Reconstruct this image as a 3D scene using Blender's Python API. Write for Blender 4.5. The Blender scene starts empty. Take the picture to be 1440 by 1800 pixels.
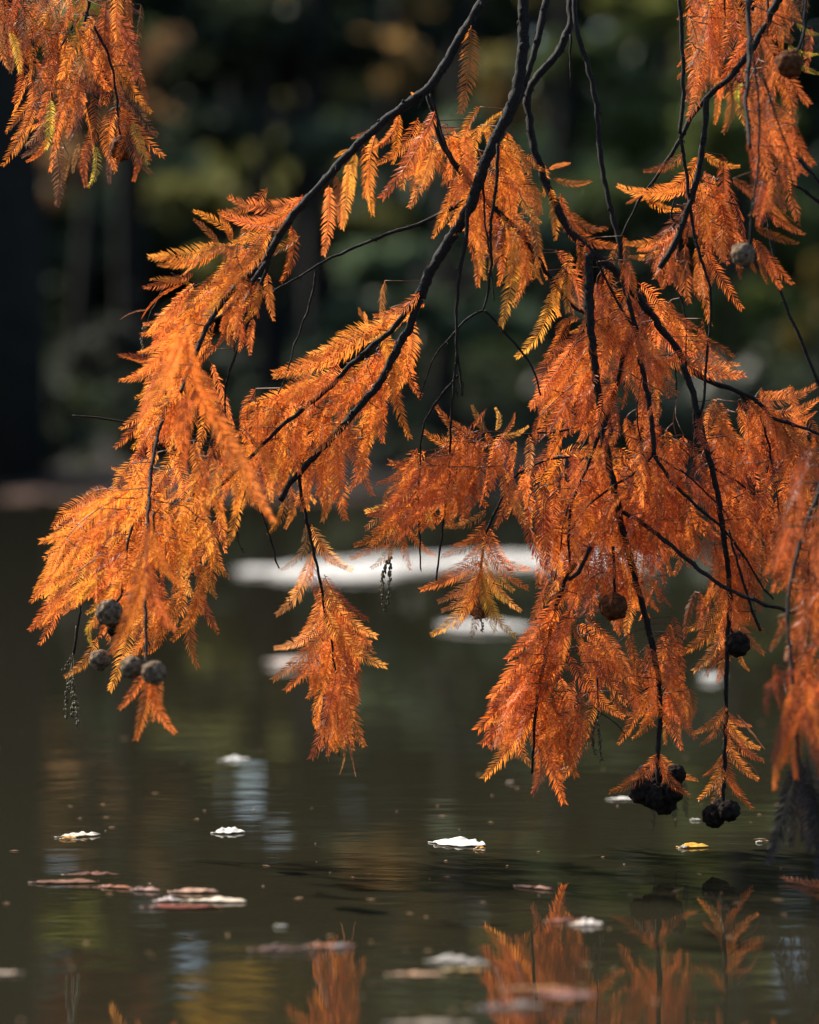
import bpy, math, random
import numpy as np
from mathutils import Vector, Matrix, noise as mnoise
R = random.Random(7)
S = bpy.context.scene
COL = S.collection

# ------------------------------------------------------------------ camera, light, exposure
CAM_H, FPX, FOCUS = 0.45, 6000.0, 3.4
PITCH = math.atan(200.0 / FPX)
CAM = Vector((0, 0, CAM_H))
FW = Vector((0, math.cos(PITCH), -math.sin(PITCH)))
UP = Vector((0, math.sin(PITCH), math.cos(PITCH)))
RT = Vector((1, 0, 0))
cd = bpy.data.cameras.new('camera')
cam = bpy.data.objects.new('camera', cd); COL.objects.link(cam)
cam.location = CAM; cam.rotation_euler = (math.pi / 2 - PITCH, 0, 0)
cd.sensor_fit = 'HORIZONTAL'; cd.sensor_width = 24; cd.lens = 100
cd.clip_start = 0.05; cd.clip_end = 1500
cd.dof.use_dof = True; cd.dof.focus_distance = FOCUS; cd.dof.aperture_fstop = 2.8
S.camera = cam

SUN_EL, SUN_AZ = math.radians(40), math.radians(-57)     # azimuth measured from the view direction, minus = to the left
world = bpy.data.worlds.new('World'); S.world = world; world.use_nodes = True
nt = world.node_tree; nt.nodes.clear()
sky = nt.nodes.new('ShaderNodeTexSky'); sky.sky_type = 'NISHITA'; sky.sun_disc = False
sky.sun_elevation = SUN_EL; sky.sun_rotation = SUN_AZ
bg = nt.nodes.new('ShaderNodeBackground'); bg.inputs['Strength'].default_value = 0.10
out = nt.nodes.new('ShaderNodeOutputWorld')
nt.links.new(sky.outputs[0], bg.inputs[0]); nt.links.new(bg.outputs[0], out.inputs[0])
sl = bpy.data.lights.new('sun', 'SUN'); sl.energy = 5.0; sl.angle = math.radians(0.53); sl.color = (1.0, 0.93, 0.82)
so = bpy.data.objects.new('sun', sl); COL.objects.link(so)
tosun = Vector((math.sin(SUN_AZ) * math.cos(SUN_EL), math.cos(SUN_AZ) * math.cos(SUN_EL), math.sin(SUN_EL)))
so.rotation_euler = tosun.to_track_quat('Z', 'Y').to_euler(); so.location = tosun * 60
S.view_settings.view_transform = 'Standard'; S.view_settings.look = 'None'
S.view_settings.exposure = 1.12; S.view_settings.gamma = 1.0; S.view_settings.use_curve_mapping = False
S.render.engine = 'CYCLES'
cy = S.cycles
cy.use_denoising = True; cy.max_bounces = 8; cy.diffuse_bounces = 5; cy.glossy_bounces = 3
cy.transmission_bounces = 5; cy.transparent_max_bounces = 4; cy.caustics_reflective = False; cy.caustics_refractive = False
cy.sample_clamp_indirect = 6.0

# ------------------------------------------------------------------ helpers
def P(px, py, d=FOCUS):
    px = float(px); py = float(py); d = float(d)
    return CAM + d * (FW + RT * ((px - 720) / FPX) + UP * ((900 - py) / FPX))
def W(px, py, z=0.0):
    v = FW + RT * ((px - 720) / FPX) + UP * ((900 - py) / FPX)
    return CAM + v * ((z - CAM_H) / v.z)
def proj(p):
    q = Vector(p) - CAM; d = q.dot(FW)
    if d < 0.1: return (-9e9, -9e9)
    return (720 + FPX * q.dot(RT) / d, 900 - FPX * q.dot(UP) / d)
def tag(o, label=None, cat=None, group=None, kind=None):
    if label: o['label'] = label
    if cat: o['category'] = cat
    if group: o['group'] = group
    if kind: o['kind'] = kind
    return o
def empty(name, loc):
    o = bpy.data.objects.new(name, None); COL.objects.link(o); o.location = loc; o.empty_display_size = 0.1
    return o
def link(name, me, parent=None, mat=None):
    o = bpy.data.objects.new(name, me); COL.objects.link(o)
    if parent is not None:
        o.parent = parent
        o.matrix_parent_inverse = Matrix.Translation(-parent.location)
    if mat is not None and not me.materials: me.materials.append(mat)
    return o
def mesh_np(name, V, F, smooth=False):
    """V (n,3), F (m,k) all faces of k corners"""
    V = np.asarray(V, dtype=np.float32); F = np.asarray(F, dtype=np.int32)
    me = bpy.data.meshes.new(name); k = F.shape[1]
    me.vertices.add(len(V)); me.vertices.foreach_set('co', V.ravel())
    me.loops.add(F.size); me.loops.foreach_set('vertex_index', F.ravel())
    me.polygons.add(len(F)); me.polygons.foreach_set('loop_start', np.arange(0, F.size, k, dtype=np.int32))
    try: me.polygons.foreach_set('loop_total', np.full(len(F), k, dtype=np.int32))
    except Exception: pass
    if smooth: me.polygons.foreach_set('use_smooth', np.ones(len(F), dtype=bool))
    me.update(calc_edges=True); me.validate()
    return me

class MB:
    def __init__(s): s.v = []; s.f = []
    def tube(s, pts, rad, n=7, rough=0.0, seed=0.0):
        """pts: Vectors, rad: list of radii"""
        m = len(pts); b = len(s.v); ref = Vector((0.31, 0.9, 0.2))
        for i in range(m):
            t = (pts[min(i + 1, m - 1)] - pts[max(i - 1, 0)])
            if t.length < 1e-9: t = Vector((0, 0, 1))
            t.normalize(); a = t.cross(ref).normalized(); c = t.cross(a)
            for j in range(n):
                w = 2 * math.pi * j / n; r = rad[i]
                if rough:
                    q = pts[i] * 900 + Vector((math.cos(w), math.sin(w), seed)) * 1.7
                    r *= 1 + rough * mnoise.noise(q)
                s.v.append(pts[i] + (a * math.cos(w) + c * math.sin(w)) * r)
        for i in range(m - 1):
            for j in range(n):
                s.f.append((b + i * n + j, b + i * n + (j + 1) % n, b + (i + 1) * n + (j + 1) % n, b + (i + 1) * n + j))
        for base, rev in ((b, True), (b + (m - 1) * n, False)):
            cpt = Vector((0, 0, 0))
            for j in range(n): cpt += s.v[base + j]
            s.v.append(cpt / n); ci = len(s.v) - 1
            for j in range(n):
                x, y = base + j, base + (j + 1) % n
                s.f.append((y, x, ci) if rev else (x, y, ci))
    def blob(s, c, r, n=5, m=3, stretch=1.0):
        b = len(s.v)
        for i in range(1, m):
            th = math.pi * i / m
            for j in range(n):
                w = 2 * math.pi * j / n
                s.v.append(c + Vector((math.sin(th) * math.cos(w) * r, math.sin(th) * math.sin(w) * r, math.cos(th) * r * stretch)))
        top = len(s.v); s.v.append(c + Vector((0, 0, r * stretch))); bot = len(s.v); s.v.append(c - Vector((0, 0, r * stretch)))
        for j in range(n):
            s.f.append((top, b + j, b + (j + 1) % n)); e = b + (m - 2) * n
            s.f.append((bot, e + (j + 1) % n, e + j))
            for i in range(m - 2):
                s.f.append((b + i * n + j, b + (i + 1) * n + j, b + (i + 1) * n + (j + 1) % n, b + i * n + (j + 1) % n))
    def build(s, name, mat, parent=None, smooth=True):
        me = bpy.data.meshes.new(name); me.from_pydata([tuple(v) for v in s.v], [], s.f)
        if smooth:
            for p in me.polygons: p.use_smooth = True
        return link(name, me, parent, mat)

def catmull(pts, step):
    """smooth a list of tuples (any dimension); about one sample per `step` units of the first two"""
    A = [np.array(p, dtype=float) for p in pts]
    A = [2 * A[0] - A[1]] + A + [2 * A[-1] - A[-2]]
    o = []
    for i in range(1, len(A) - 2):
        p0, p1, p2, p3 = A[i - 1:i + 3]
        n = max(2, int(np.linalg.norm((p2 - p1)[:2]) / step))
        for k in range(n):
            t = k / n
            o.append(0.5 * ((2 * p1) + (-p0 + p2) * t + (2 * p0 - 5 * p1 + 4 * p2 - p3) * t * t + (-p0 + 3 * p1 - 3 * p2 + p3) * t ** 3))
    o.append(A[-2]); return o

# ------------------------------------------------------------------ materials
def newmat(name):
    m = bpy.data.materials.new(name); m.use_nodes = True; n = m.node_tree; n.nodes.clear()
    return m, n, n.nodes.new, n.links.new
def leaf_mat(name, trans=0.5, gloss=0.06, rough=0.4, nscale=60.0, var=0.35, fixed=None, attr=None):
    m, n, N, L = newmat(name)
    o = N('ShaderNodeOutputMaterial')
    oi = N('ShaderNodeObjectInfo')
    geo = N('ShaderNodeNewGeometry')
    nz = N('ShaderNodeTexNoise'); nz.inputs['Scale'].default_value = nscale; nz.inputs['Detail'].default_value = 2
    L(geo.outputs['Position'], nz.inputs['Vector'])
    mr = N('ShaderNodeMapRange'); mr.inputs['From Min'].default_value = 0.3; mr.inputs['From Max'].default_value = 0.7
    mr.inputs['To Min'].default_value = 1 - var; mr.inputs['To Max'].default_value = 1 + var
    L(nz.outputs['Fac'], mr.inputs['Value'])
    mx = N('ShaderNodeVectorMath'); mx.operation = 'SCALE'
    if fixed:
        rgb = N('ShaderNodeRGB'); rgb.outputs[0].default_value = (*fixed, 1); L(rgb.outputs[0], mx.inputs[0])
    elif attr:
        at = N('ShaderNodeAttribute'); at.attribute_name = attr; L(at.outputs['Color'], mx.inputs[0])
    else: L(oi.outputs['Color'], mx.inputs[0])
    L(mr.outputs[0], mx.inputs['Scale'])
    df = N('ShaderNodeBsdfDiffuse'); tr = N('ShaderNodeBsdfTranslucent'); gl = N('ShaderNodeBsdfGlossy')
    gl.inputs['Roughness'].default_value = rough; gl.inputs['Color'].default_value = (1, 1, 1, 1)
    L(mx.outputs[0], df.inputs['Color']); L(mx.outputs[0], tr.inputs['Color'])
    a = N('ShaderNodeMixShader'); a.inputs[0].default_value = trans; L(df.outputs[0], a.inputs[1]); L(tr.outputs[0], a.inputs[2])
    b = N('ShaderNodeMixShader'); b.inputs[0].default_value = gloss; L(a.outputs[0], b.inputs[1]); L(gl.outputs[0], b.inputs[2])
    L(b.outputs[0], o.inputs[0]); return m
def solid_mat(name, col, col2, scale=40, rough=0.7, bump=0.0, bscale=200, spec=0.4, coords='Position', dist=0.001):
    m, n, N, L = newmat(name)
    o = N('ShaderNodeOutputMaterial'); p = N('ShaderNodeBsdfPrincipled')
    p.inputs['Roughness'].default_value = rough; p.inputs['Specular IOR Level'].default_value = spec
    g = N('ShaderNodeNewGeometry'); nz = N('ShaderNodeTexNoise'); nz.inputs['Scale'].default_value = scale; nz.inputs['Detail'].default_value = 5
    L(g.outputs['Position'], nz.inputs['Vector'])
    cr = N('ShaderNodeValToRGB'); cr.color_ramp.elements[0].position = 0.35; cr.color_ramp.elements[1].position = 0.65
    cr.color_ramp.elements[0].color = (*col, 1); cr.color_ramp.elements[1].color = (*col2, 1)
    L(nz.outputs['Fac'], cr.inputs[0]); L(cr.outputs[0], p.inputs['Base Color'])
    if bump:
        n2 = N('ShaderNodeTexNoise'); n2.inputs['Scale'].default_value = bscale; n2.inputs['Detail'].default_value = 4
        L(g.outputs['Position'], n2.inputs['Vector'])
        bm = N('ShaderNodeBump'); bm.inputs['Strength'].default_value = bump; bm.inputs['Distance'].default_value = dist
        L(n2.outputs['Fac'], bm.inputs['Height']); L(bm.outputs[0], p.inputs['Normal'])
    L(p.outputs[0], o.inputs[0]); return m
M_needle = leaf_mat('needle_orange', 0.62, 0.02, 0.45, 40, 0.2)
M_needle_joined = leaf_mat('needle_orange_joined', 0.62, 0.02, 0.45, 40, 0.2, attr='tint')
M_bark = solid_mat('twig_bark', (0.005, 0.0045, 0.004), (0.024, 0.019, 0.015), 420, 0.75, 1.0, 1100, 0.18)
M_twiglet = solid_mat('young_twig', (0.05, 0.022, 0.012), (0.16, 0.06, 0.02), 300, 0.6)
M_cone = solid_mat('cone_scale', (0.06, 0.042, 0.027), (0.24, 0.165, 0.105), 220, 0.95, 0.8, 700, 0.1)
M_cone_dark = solid_mat('cone_shaded_old', (0.007, 0.005, 0.0045), (0.03, 0.021, 0.015), 220, 0.95, 0.8, 700, 0.1)  # dark base colour holds the clump's shade as well as the overripe tone
M_cone_rust = solid_mat('cone_rust', (0.05, 0.018, 0.008), (0.14, 0.05, 0.018), 220, 0.9, 0.8, 700, 0.1)
M_catkin = solid_mat('catkin', (0.04, 0.034, 0.015), (0.17, 0.14, 0.06), 300, 0.6)
M_trunk = solid_mat('trunk_bark', (0.005, 0.005, 0.0045), (0.016, 0.014, 0.011), 9, 0.9, 0.6, 25, 0.2, dist=0.03)
M_crown = leaf_mat('broad_leaves', 0.35, 0.02, 0.5, 1.2, 0.5)
M_float = leaf_mat('floating_leaf', 0.3, 0.05, 0.45, 130, 0.28)

# ------------------------------------------------------------------ water, banks
def make_water():
    m, n, N, L = newmat('pond_water')
    o = N('ShaderNodeOutputMaterial'); p = N('ShaderNodeBsdfPrincipled')
    p.inputs['Base Color'].default_value = (0.019, 0.017, 0.0095, 1); p.inputs['Roughness'].default_value = 0.02
    p.inputs['IOR'].default_value = 1.26
    g = N('ShaderNodeNewGeometry')
    mp = N('ShaderNodeMapping'); mp.inputs['Scale'].default_value = (0.55, 1, 1); L(g.outputs['Position'], mp.inputs['Vector'])
    n1 = N('ShaderNodeTexNoise'); n1.inputs['Scale'].default_value = 16; n1.inputs['Detail'].default_value = 3; n1.inputs['Roughness'].default_value = 0.45
    n2 = N('ShaderNodeTexNoise'); n2.inputs['Scale'].default_value = 2.2; n2.inputs['Detail'].default_value = 1
    n3 = N('ShaderNodeTexNoise'); n3.inputs['Scale'].default_value = 0.7; n3.inputs['Detail'].default_value = 1
    for q in (n1, n2, n3): L(mp.outputs[0], q.inputs['Vector'])
    mr = N('ShaderNodeMapRange'); mr.inputs['From Min'].default_value = 0.35; mr.inputs['From Max'].default_value = 0.65
    mr.inputs['To Min'].default_value = 0.35; mr.inputs['To Max'].default_value = 1.0; L(n3.outputs['Fac'], mr.inputs['Value'])
    mm = N('ShaderNodeMath'); mm.operation = 'MULTIPLY'; L(n1.outputs['Fac'], mm.inputs[0]); L(mr.outputs[0], mm.inputs[1])
    b1 = N('ShaderNodeBump'); b1.inputs['Strength'].default_value = 1; b1.inputs['Distance'].default_value = 0.00042
    b2 = N('ShaderNodeBump'); b2.inputs['Strength'].default_value = 1; b2.inputs['Distance'].default_value = 0.0009
    L(mm.outputs[0], b1.inputs['Height']); L(n2.outputs['Fac'], b2.inputs['Height']); L(b2.outputs[0], b1.inputs['Normal'])
    L(b1.outputs[0], p.inputs['Normal']); L(p.outputs[0], o.inputs[0]); return m
me = mesh_np('water', [(-45, -12, 0), (45, -12, 0), (45, 24, 0), (-45, 24, 0)], [(0, 1, 2, 3)])
tag(link('water', me, None, make_water()), 'still dark pond water with faint ripples', kind='structure')

SHORE = 17.0
def ground_z(x, y):
    sh = SHORE + 0.8 * math.sin(x * 0.35 + 1) + 0.4 * math.sin(x * 1.1)
    d = y - sh
    if d > 0:
        z = 0.045 * d + 0.0008 * d * d
        z = min(z, 2.2 + 0.01 * d)
    else: z = max(-1.0, 0.12 * d)
    e = max(0, abs(x) - 32) * 0.1; z = max(z, -1 + e)
    if y < -6: z = max(z, -1 + (-6 - y) * 0.25)
    z = min(z, 3.0) + 0.06 * mnoise.noise(Vector((x * 0.8, y * 0.8, 0))) * (1 if d > 0.3 else 0.3)
    return z
xs = np.concatenate([np.linspace(-700, -62, 6), np.linspace(-50, 50, 90), np.linspace(62, 700, 6)])
ys = np.concatenate([np.linspace(-600, -20, 5), np.linspace(-14, 14, 12), np.linspace(15, 60, 90), np.linspace(66, 900, 8)])
V = [(x, y, ground_z(x, y)) for y in ys for x in xs]; nx = len(xs)
F = [(j * nx + i, j * nx + i + 1, (j + 1) * nx + i + 1, (j + 1) * nx + i) for j in range(len(ys) - 1) for i in range(nx - 1)]
M_ground = solid_mat('leaf_litter_ground', (0.006, 0.006, 0.005), (0.035, 0.024, 0.018), 0.8, 0.9, 0.6, 30, 0.2, dist=0.02)
tag(link('ground', mesh_np('ground', V, F, True), None, M_ground), 'pond bank covered in fallen leaves', kind='structure')

# ------------------------------------------------------------------ background woods
# gaps in the canopy through which sky shows: (px, py, rx, ry), direct or in the pond's mirror
GAPS = [(640, 2, 17, 20), (489, -4, 14, 14), (1356, 632, 7, 7)]
MGAPS = [(432, 1386, 54, 44), (468, 1455, 44, 40), (108, 1510, 30, 34), (320, 1702, 40, 26), (214, 1782, 24, 28), (75, 1690, 34, 44),
         (1390, 1705, 34, 40), (618, 1425, 22, 26), (250, 1605, 20, 18), (940, 1690, 16, 18)]
def gap_mask(pts):
    """False where a leaf would close one of the gaps"""
    q = pts - np.array(CAM); keep = np.ones(len(pts), bool)
    for mir, gaps in ((False, GAPS), (True, MGAPS)):
        z = pts.copy()
        if mir: z[:, 2] *= -1
        q = z - np.array(CAM); d = q @ np.array(FW)
        x = 720 + FPX * (q @ np.array(RT)) / d; y = 900 - FPX * (q @ np.array(UP)) / d
        for gx, gy, rx, ry in gaps:
            keep &= ((x - gx) / rx) ** 2 + ((y - gy) / ry) ** 2 > 1
    return keep
rs = np.random.RandomState(5)
def leaf_cloud(centers, radii, n, size, flat=0.45, gaps=True):
    """n leaf quads scattered through clumps"""
    k = rs.randint(0, len(centers), n)
    u = rs.normal(size=(n, 3)); u /= np.linalg.norm(u, axis=1)[:, None]
    r = rs.rand(n) ** 0.45
    p = centers[k] + u * r[:, None] * radii[k][:, None] * np.array([1, 1, flat])
    p = p[p[:, 2] > 0.06]
    if gaps: p = p[gap_mask(p)]
    n = len(p)
    a = rs.normal(size=(n, 3)); a[:, 2] *= 0.5; a /= np.linalg.norm(a, axis=1)[:, None]
    b = np.cross(a, rs.normal(size=(n, 3))); b /= np.linalg.norm(b, axis=1)[:, None]
    s = size * (0.6 + 0.8 * rs.rand(n))[:, None]
    a *= s; b *= s * 0.5
    V = np.stack([p - a, p + b, p + a, p - b], 1).reshape(-1, 3)
    F = np.arange(4 * n).reshape(-1, 4)
    return V, F
def mk_tree(name, label, cat, px, D, trunk_r, height, crowns, color, n=2600, size=0.13, group=None, lean=0.0):
    """crowns: (px, py, radius_px, flat) blobs in which the clumps sit, at distance D"""
    base = W(px, 700 + FPX * CAM_H / D); x0, y0 = base.x, base.y
    z0 = ground_z(x0, y0) - 0.05
    root = empty(name, (x0, y0, z0)); tag(root, label, cat, group)
    mb = MB(); rr = random.Random(px)
    pts = []; rad = []
    for i in range(14):
        t = i / 13
        pts.append(Vector((x0 + lean * t * height + 0.12 * math.sin(t * 5 + px), y0 + 0.1 * math.sin(t * 4), z0 + t * height)))
        rad.append(trunk_r * (1.25 - 0.25 * min(1, t * 6)) * (1 - 0.8 * t) + 0.01)
    mb.tube(pts, rad, 10, 0.15)
    mb.build('trunk', M_trunk, root)
    cs = []; rd = []
    for cx, cyy, rp, fl in crowns:
        c = P(cx, cyy, D * (1 + rr.uniform(-0.03, 0.03))); rw = rp / FPX * D
        anchor = min(pts, key=lambda q: (q - c).length + max(0, q.z - c.z + 0.2) * 3)
        mid = (anchor + c) / 2 + Vector((0, 0, 0.12 * rw + 0.1))
        ai = pts.index(anchor)
        lb = MB(); lb.tube([anchor, mid, c], [rad[ai] * 0.55 + .005, rad[ai] * 0.35 + .005, 0.008], 6)
        for _ in range(9):
            u = Vector((rr.gauss(0, 1), rr.gauss(0, 1), rr.gauss(0, 1))).normalized() * rw * rr.random() ** 0.5
            u.z *= fl; cs.append(c + u); rd.append(rw * rr.uniform(0.22, 0.5))
            lb.tube([c, c + u], [0.012, 0.004], 4)
        lb.build('limb', M_trunk, root)
    V, F = leaf_cloud(np.array([list(c) for c in cs]), np.array(rd), n, size)
    cr = link('crown', mesh_np('crown', V, F), root, M_crown); cr.color = (*color, 1)
    return root
GRN = (0.075, 0.10, 0.035); DGR = (0.03, 0.05, 0.03); OLV = (0.17, 0.165, 0.05); YEL = (0.6, 0.40, 0.05); BRN = (0.34, 0.20, 0.09); RED = (0.3, 0.06, 0.02)
SAGE = (0.11, 0.15, 0.08)
mk_tree('bank_tree', 'massive near-black tree trunk on the far bank at the left edge', 'tree', -45, 17.8, 0.40, 15, [(-150, -300, 260, .5), (60, -420, 260, .5)], DGR, 3500, 0.14)
mk_tree('bank_tree', 'tan-leaved tree on the far bank behind the hanging top left branch', 'tree', 215, 24, 0.06, 10, [(120, 170, 60, 1.2), (110, 300, 50, .9), (250, 200, 55, 1.2), (300, 90, 45, 1)], BRN, 1700, 0.11)
mk_tree('bank_tree', 'olive-leaved tree with flat layered boughs right of the top left branch', 'tree', 430, 25, 0.06, 11, [(430, 270, 60, .6), (560, 160, 100, .4), (520, 330, 130, .3), (330, 350, 100, .3), (610, 400, 130, .2), (450, 470, 110, .2)], OLV, 3000, 0.12)
mk_tree('bank_tree', 'yellow-crowned tree on the far bank mirrored at the bottom of the pond', 'tree', 500, 19, 0.05, 7, [(480, -66, 95, .7), (400, -120, 60, .6), (560, -130, 60, .6)], YEL, 1500, 0.12)
mk_tree('bank_tree', 'red-crowned tree on the far bank left of the yellow one', 'tree', 255, 19.5, 0.05, 7, [(190, -85, 62, .6), (130, -120, 60, .6)], RED, 1000, 0.12)
mk_tree('bank_tree', 'yellow-green leaved tree reflected among the floating litter at lower left', 'tree', 150, 20, 0.04, 8, [(190, 25, 42, 1.0), (60, 60, 50, .9), (10, -30, 50, .8)], (0.32, 0.32, 0.05), 1300, 0.11)
mk_tree('bank_tree', 'slender dark trunk with sage green foliage on the far bank at mid frame', 'tree', 785, 19.5, 0.07, 10, [(840, 560, 90, .5), (700, 470, 100, .3), (830, 230, 80, .5), (760, -60, 120, .5), (650, 560, 110, .25), (900, 420, 110, .25)], SAGE, 3200, 0.10)
mk_tree('bank_tree', 'dark green tree standing between the slender trunk and the right branches', 'tree', 1010, 23, 0.06, 12, [(1060, 120, 130, .45), (1120, 240, 110, .35), (960, 360, 120, .3), (900, 650, 90, .4), (1080, 360, 120, .3)], GRN, 3200, 0.12)
mk_tree('bank_tree', 'thick dark trunk on the far bank mirrored below the twin cones', 'tree', 575, 20.5, 0.08, 14, [(560, -250, 150, .5), (700, -330, 150, .5), (600, 640, 60, .3)], DGR, 2400, 0.13)
mk_tree('bank_tree', 'green tree at the right edge of the far bank with bluish gaps', 'tree', 1330, 22, 0.07, 12, [(1390, 560, 80, .6), (1400, 400, 90, .5), (1290, 560, 90, .5), (1300, 250, 120, .5), (1200, -60, 120, .5)], (.12, .15, .04), 3200, 0.12)
mk_tree('bank_shrub', 'yellow-leaved shrub at the right edge of the far bank', 'shrub', 1450, 20, 0.05, 1.6, [(1445, 480, 30, 1), (1400, 590, 26, .8), (1500, 560, 60, .8)], (.16, .12, .03), 420, 0.07)
mk_tree('bank_shrub', 'low bare-looking grey shrub at the waterline left of centre', 'shrub', 250, 19, 0.04, 1.0, [(200, 620, 90, .5), (330, 650, 80, .4)], (0.05, 0.05, 0.04), 700, 0.07)
mk_tree('bank_tree', 'orange-brown tree whose lit crown is mirrored left of the white floating leaf', 'tree', 690, 26, 0.05, 12, [(625, 115, 38, 1.3), (700, 110, 36, 1.2), (885, 190, 40, 1.8), (760, -40, 60, .8), (700, -120, 80, .6)], (0.40, 0.25, 0.09), 1900, 0.11)
mk_tree('bank_tree', 'olive tree behind the centre bough with a thin upright trunk', 'tree', 930, 28, 0.05, 12, [(880, 130, 70, .7), (940, -60, 90, .7), (1010, -180, 80, .6), (850, -200, 90, .6)], (0.30, 0.25, 0.07), 2200, 0.12)
mk_tree('bank_tree', 'moss green tree at the back on the right half', 'tree', 1180, 29, 0.05, 12, [(1150, 20, 90, .6), (1250, 90, 80, .6), (1120, -190, 110, .6), (1320, -120, 100, .6)], (0.17, 0.18, 0.05), 2600, 0.12)
mk_tree('bank_tree', 'green tree far left behind the massive trunk', 'tree', 80, 29, 0.06, 12, [(60, 300, 80, .7), (0, 120, 90, .7), (160, 430, 70, .5), (250, 80, 80, .6), (240, -130, 90, .6), (330, 520, 100, .5)], (0.05, 0.07, 0.035), 2400, 0.12)
mk_tree('bank_tree', 'added leaning dark green tree, left of centre, blocking the direct view of sky gaps', 'tree', 520, 19, 0.05, 5, [(440, 95, 112, 1.0), (540, 110, 70, .8), (400, 50, 60, 1), (480, 120, 60, 1), (500, 60, 50, 1), (370, 120, 55, 1), (440, 40, 50, 1), (622, 85, 46, .9), (560, 250, 110, .3), (390, 230, 90, .3)], (.04, .055, .03), 10000, 0.08)  # added tree; its crowns block the direct view of the mirrored sky gaps
for k, (px, rp, hy) in enumerate([(60, 60, 770), (255, 50, 780), (370, 70, 760), (480, 45, 790), (640, 60, 775), (745, 50, 790), (860, 70, 760), (985, 55, 785), (1110, 70, 765), (1260, 60, 780), (1380, 70, 765)]):
    mk_tree('shoreline_shrub', 'low dark shrub at the edge of the far shore, blurred', 'shrub', px, 18.3 + (k * 7 % 5) * 0.5, 0.02, 0.5, [(px, hy, rp, .5), (px + rp, hy + 12, rp * .6, .5)], (0.05, 0.055, 0.03), 420, 0.06, group='low shrubs along the far shore')
# the far wood behind them, one mass
cs = []; rd = []
for i in range(560):
    y = rs.uniform(37, 56); x = -24 + 48 * ((i % 28) + rs.rand()) / 28; z = ((i // 28) + rs.rand()) / 20 * (8.0 + 0.12 * (y - 37))
    cs.append((x, y, ground_z(x, y) + z)); rd.append(rs.uniform(1.1, 2.2))
for i in range(160):
    y = rs.uniform(27, 36); x = rs.uniform(-9, 9)
    cs.append((x, y, ground_z(x, y) + rs.uniform(0.2, 1.6))); rd.append(rs.uniform(0.4, 0.9))
V, F = leaf_cloud(np.array(cs), np.array(rd), 120000, 0.28, 0.55)
o = link('woodland', mesh_np('woodland', V, F), None, M_crown); o.color = (0.032, 0.05, 0.026, 1)
V, F = leaf_cloud(np.stack([rs.uniform(-9, 9, 700), rs.uniform(18.2, 34, 700), np.zeros(700)], 1) + np.array([0, 0, .25]) + np.array([[0, 0, 1]]) * np.zeros((700, 1)), rs.uniform(.25, .6, 700), 26000, 0.09, .9, False)
V[:, 2] += 0.045 * np.maximum(0, V[:, 1] - 18)
ug = link('undergrowth', mesh_np('undergrowth', V, F), None, M_crown); ug.color = (.035, .045, .022, 1); tag(ug, 'dark undergrowth along the far bank', 'undergrowth', kind='stuff')
tag(o, 'dark woodland filling the far bank behind the single trees', 'woodland', kind='stuff')

# ------------------------------------------------------------------ spray meshes
def spray_mesh(pairs, bend, zbend, rnd, narrow=False):
    V = []; F = []
    def C(t): return Vector((t, bend * 4 * t * (1 - t), zbend * 4 * t * (1 - t)))
    def T(t): return Vector((1, bend * 4 * (1 - 2 * t), zbend * 4 * (1 - 2 * t))).normalized()
    Z = Vector((0, 0, 1))
    nr = 10; rw = 0.0055
    for i in range(nr + 1):                                   # rachis, three-sided
        t = i / nr; c = C(t); tt = T(t); y = Z.cross(tt).normalized(); w = rw * (1.1 - 0.75 * t)
        V += [c + y * w, c - y * w, c + Z * w * 1.3]
    for i in range(nr):
        for j in range(3):
            F.append((i * 3 + j, i * 3 + (j + 1) % 3, i * 3 + 3 + (j + 1) % 3)); F.append((i * 3 + j, i * 3 + 3 + (j + 1) % 3, i * 3 + 3 + j))
    dih = math.radians(rnd.uniform(8, 24)); full = 0.165 if not narrow else 0.085
    if pairs > 30 and not narrow: full *= 0.92
    for i in range(pairs):
        for sgn in (1, -1):
            if rnd.random() < 0.03: continue
            t = 0.03 + 0.95 * (i + (0.5 if sgn > 0 else 0) + rnd.uniform(-.15, .15)) / pairs
            t = min(t, 0.995)
            prof = min(1, 0.45 + t * 3.2) * (1 - max(0, t - 0.55) / 0.45 * 0.62)
            ln = full * prof * rnd.uniform(0.82, 1.12)
            if rnd.random() < 0.04: ln *= 0.5
            ang = math.radians((66 if not narrow else 32) - 24 * t + rnd.gauss(0, 5))
            tt = T(t); y = Z.cross(tt).normalized(); zz = tt.cross(y)
            side = (y * sgn * math.cos(dih) + zz * math.sin(dih + rnd.gauss(0, .12)))
            d = (tt * math.cos(ang) + side * math.sin(ang)).normalized()
            d2 = (d + tt * 0.35 + Vector((0, 0, rnd.gauss(-.05, .12)))).normalized()
            wv = (tt - d * tt.dot(d)).normalized() * 0.0078 * rnd.uniform(.8, 1.15)
            wv = wv + zz * wv.length * rnd.gauss(0, .28)
            c = C(t); m1 = c + d * ln * 0.45; tp = m1 + d2 * ln * 0.55
            b = len(V)
            V += [c - wv * .4, c + wv * .4, m1 - wv, m1 + wv, tp]
            F += [(b, b + 1, b + 3), (b, b + 3, b + 2), (b + 2, b + 3, b + 4)]
    me = mesh_np('leaf_spray', [tuple(v) for v in V], F)
    me.materials.append(M_needle); return me
SPR = {}
rn = random.Random(3)
for b in (-0.24, -0.12, -0.04, 0.04, 0.12, 0.24):
    for k, pairs in ((0, 25), (0, 28), (1, 38), (1, 42)):
        SPR.setdefault((b, k), []).append(spray_mesh(pairs, b, rn.uniform(-.07, .07), rn))
NARROW = [spray_mesh(30, b, rn.uniform(-.06, .06), rn, True) for b in (-.1, 0, .1)]

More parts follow.
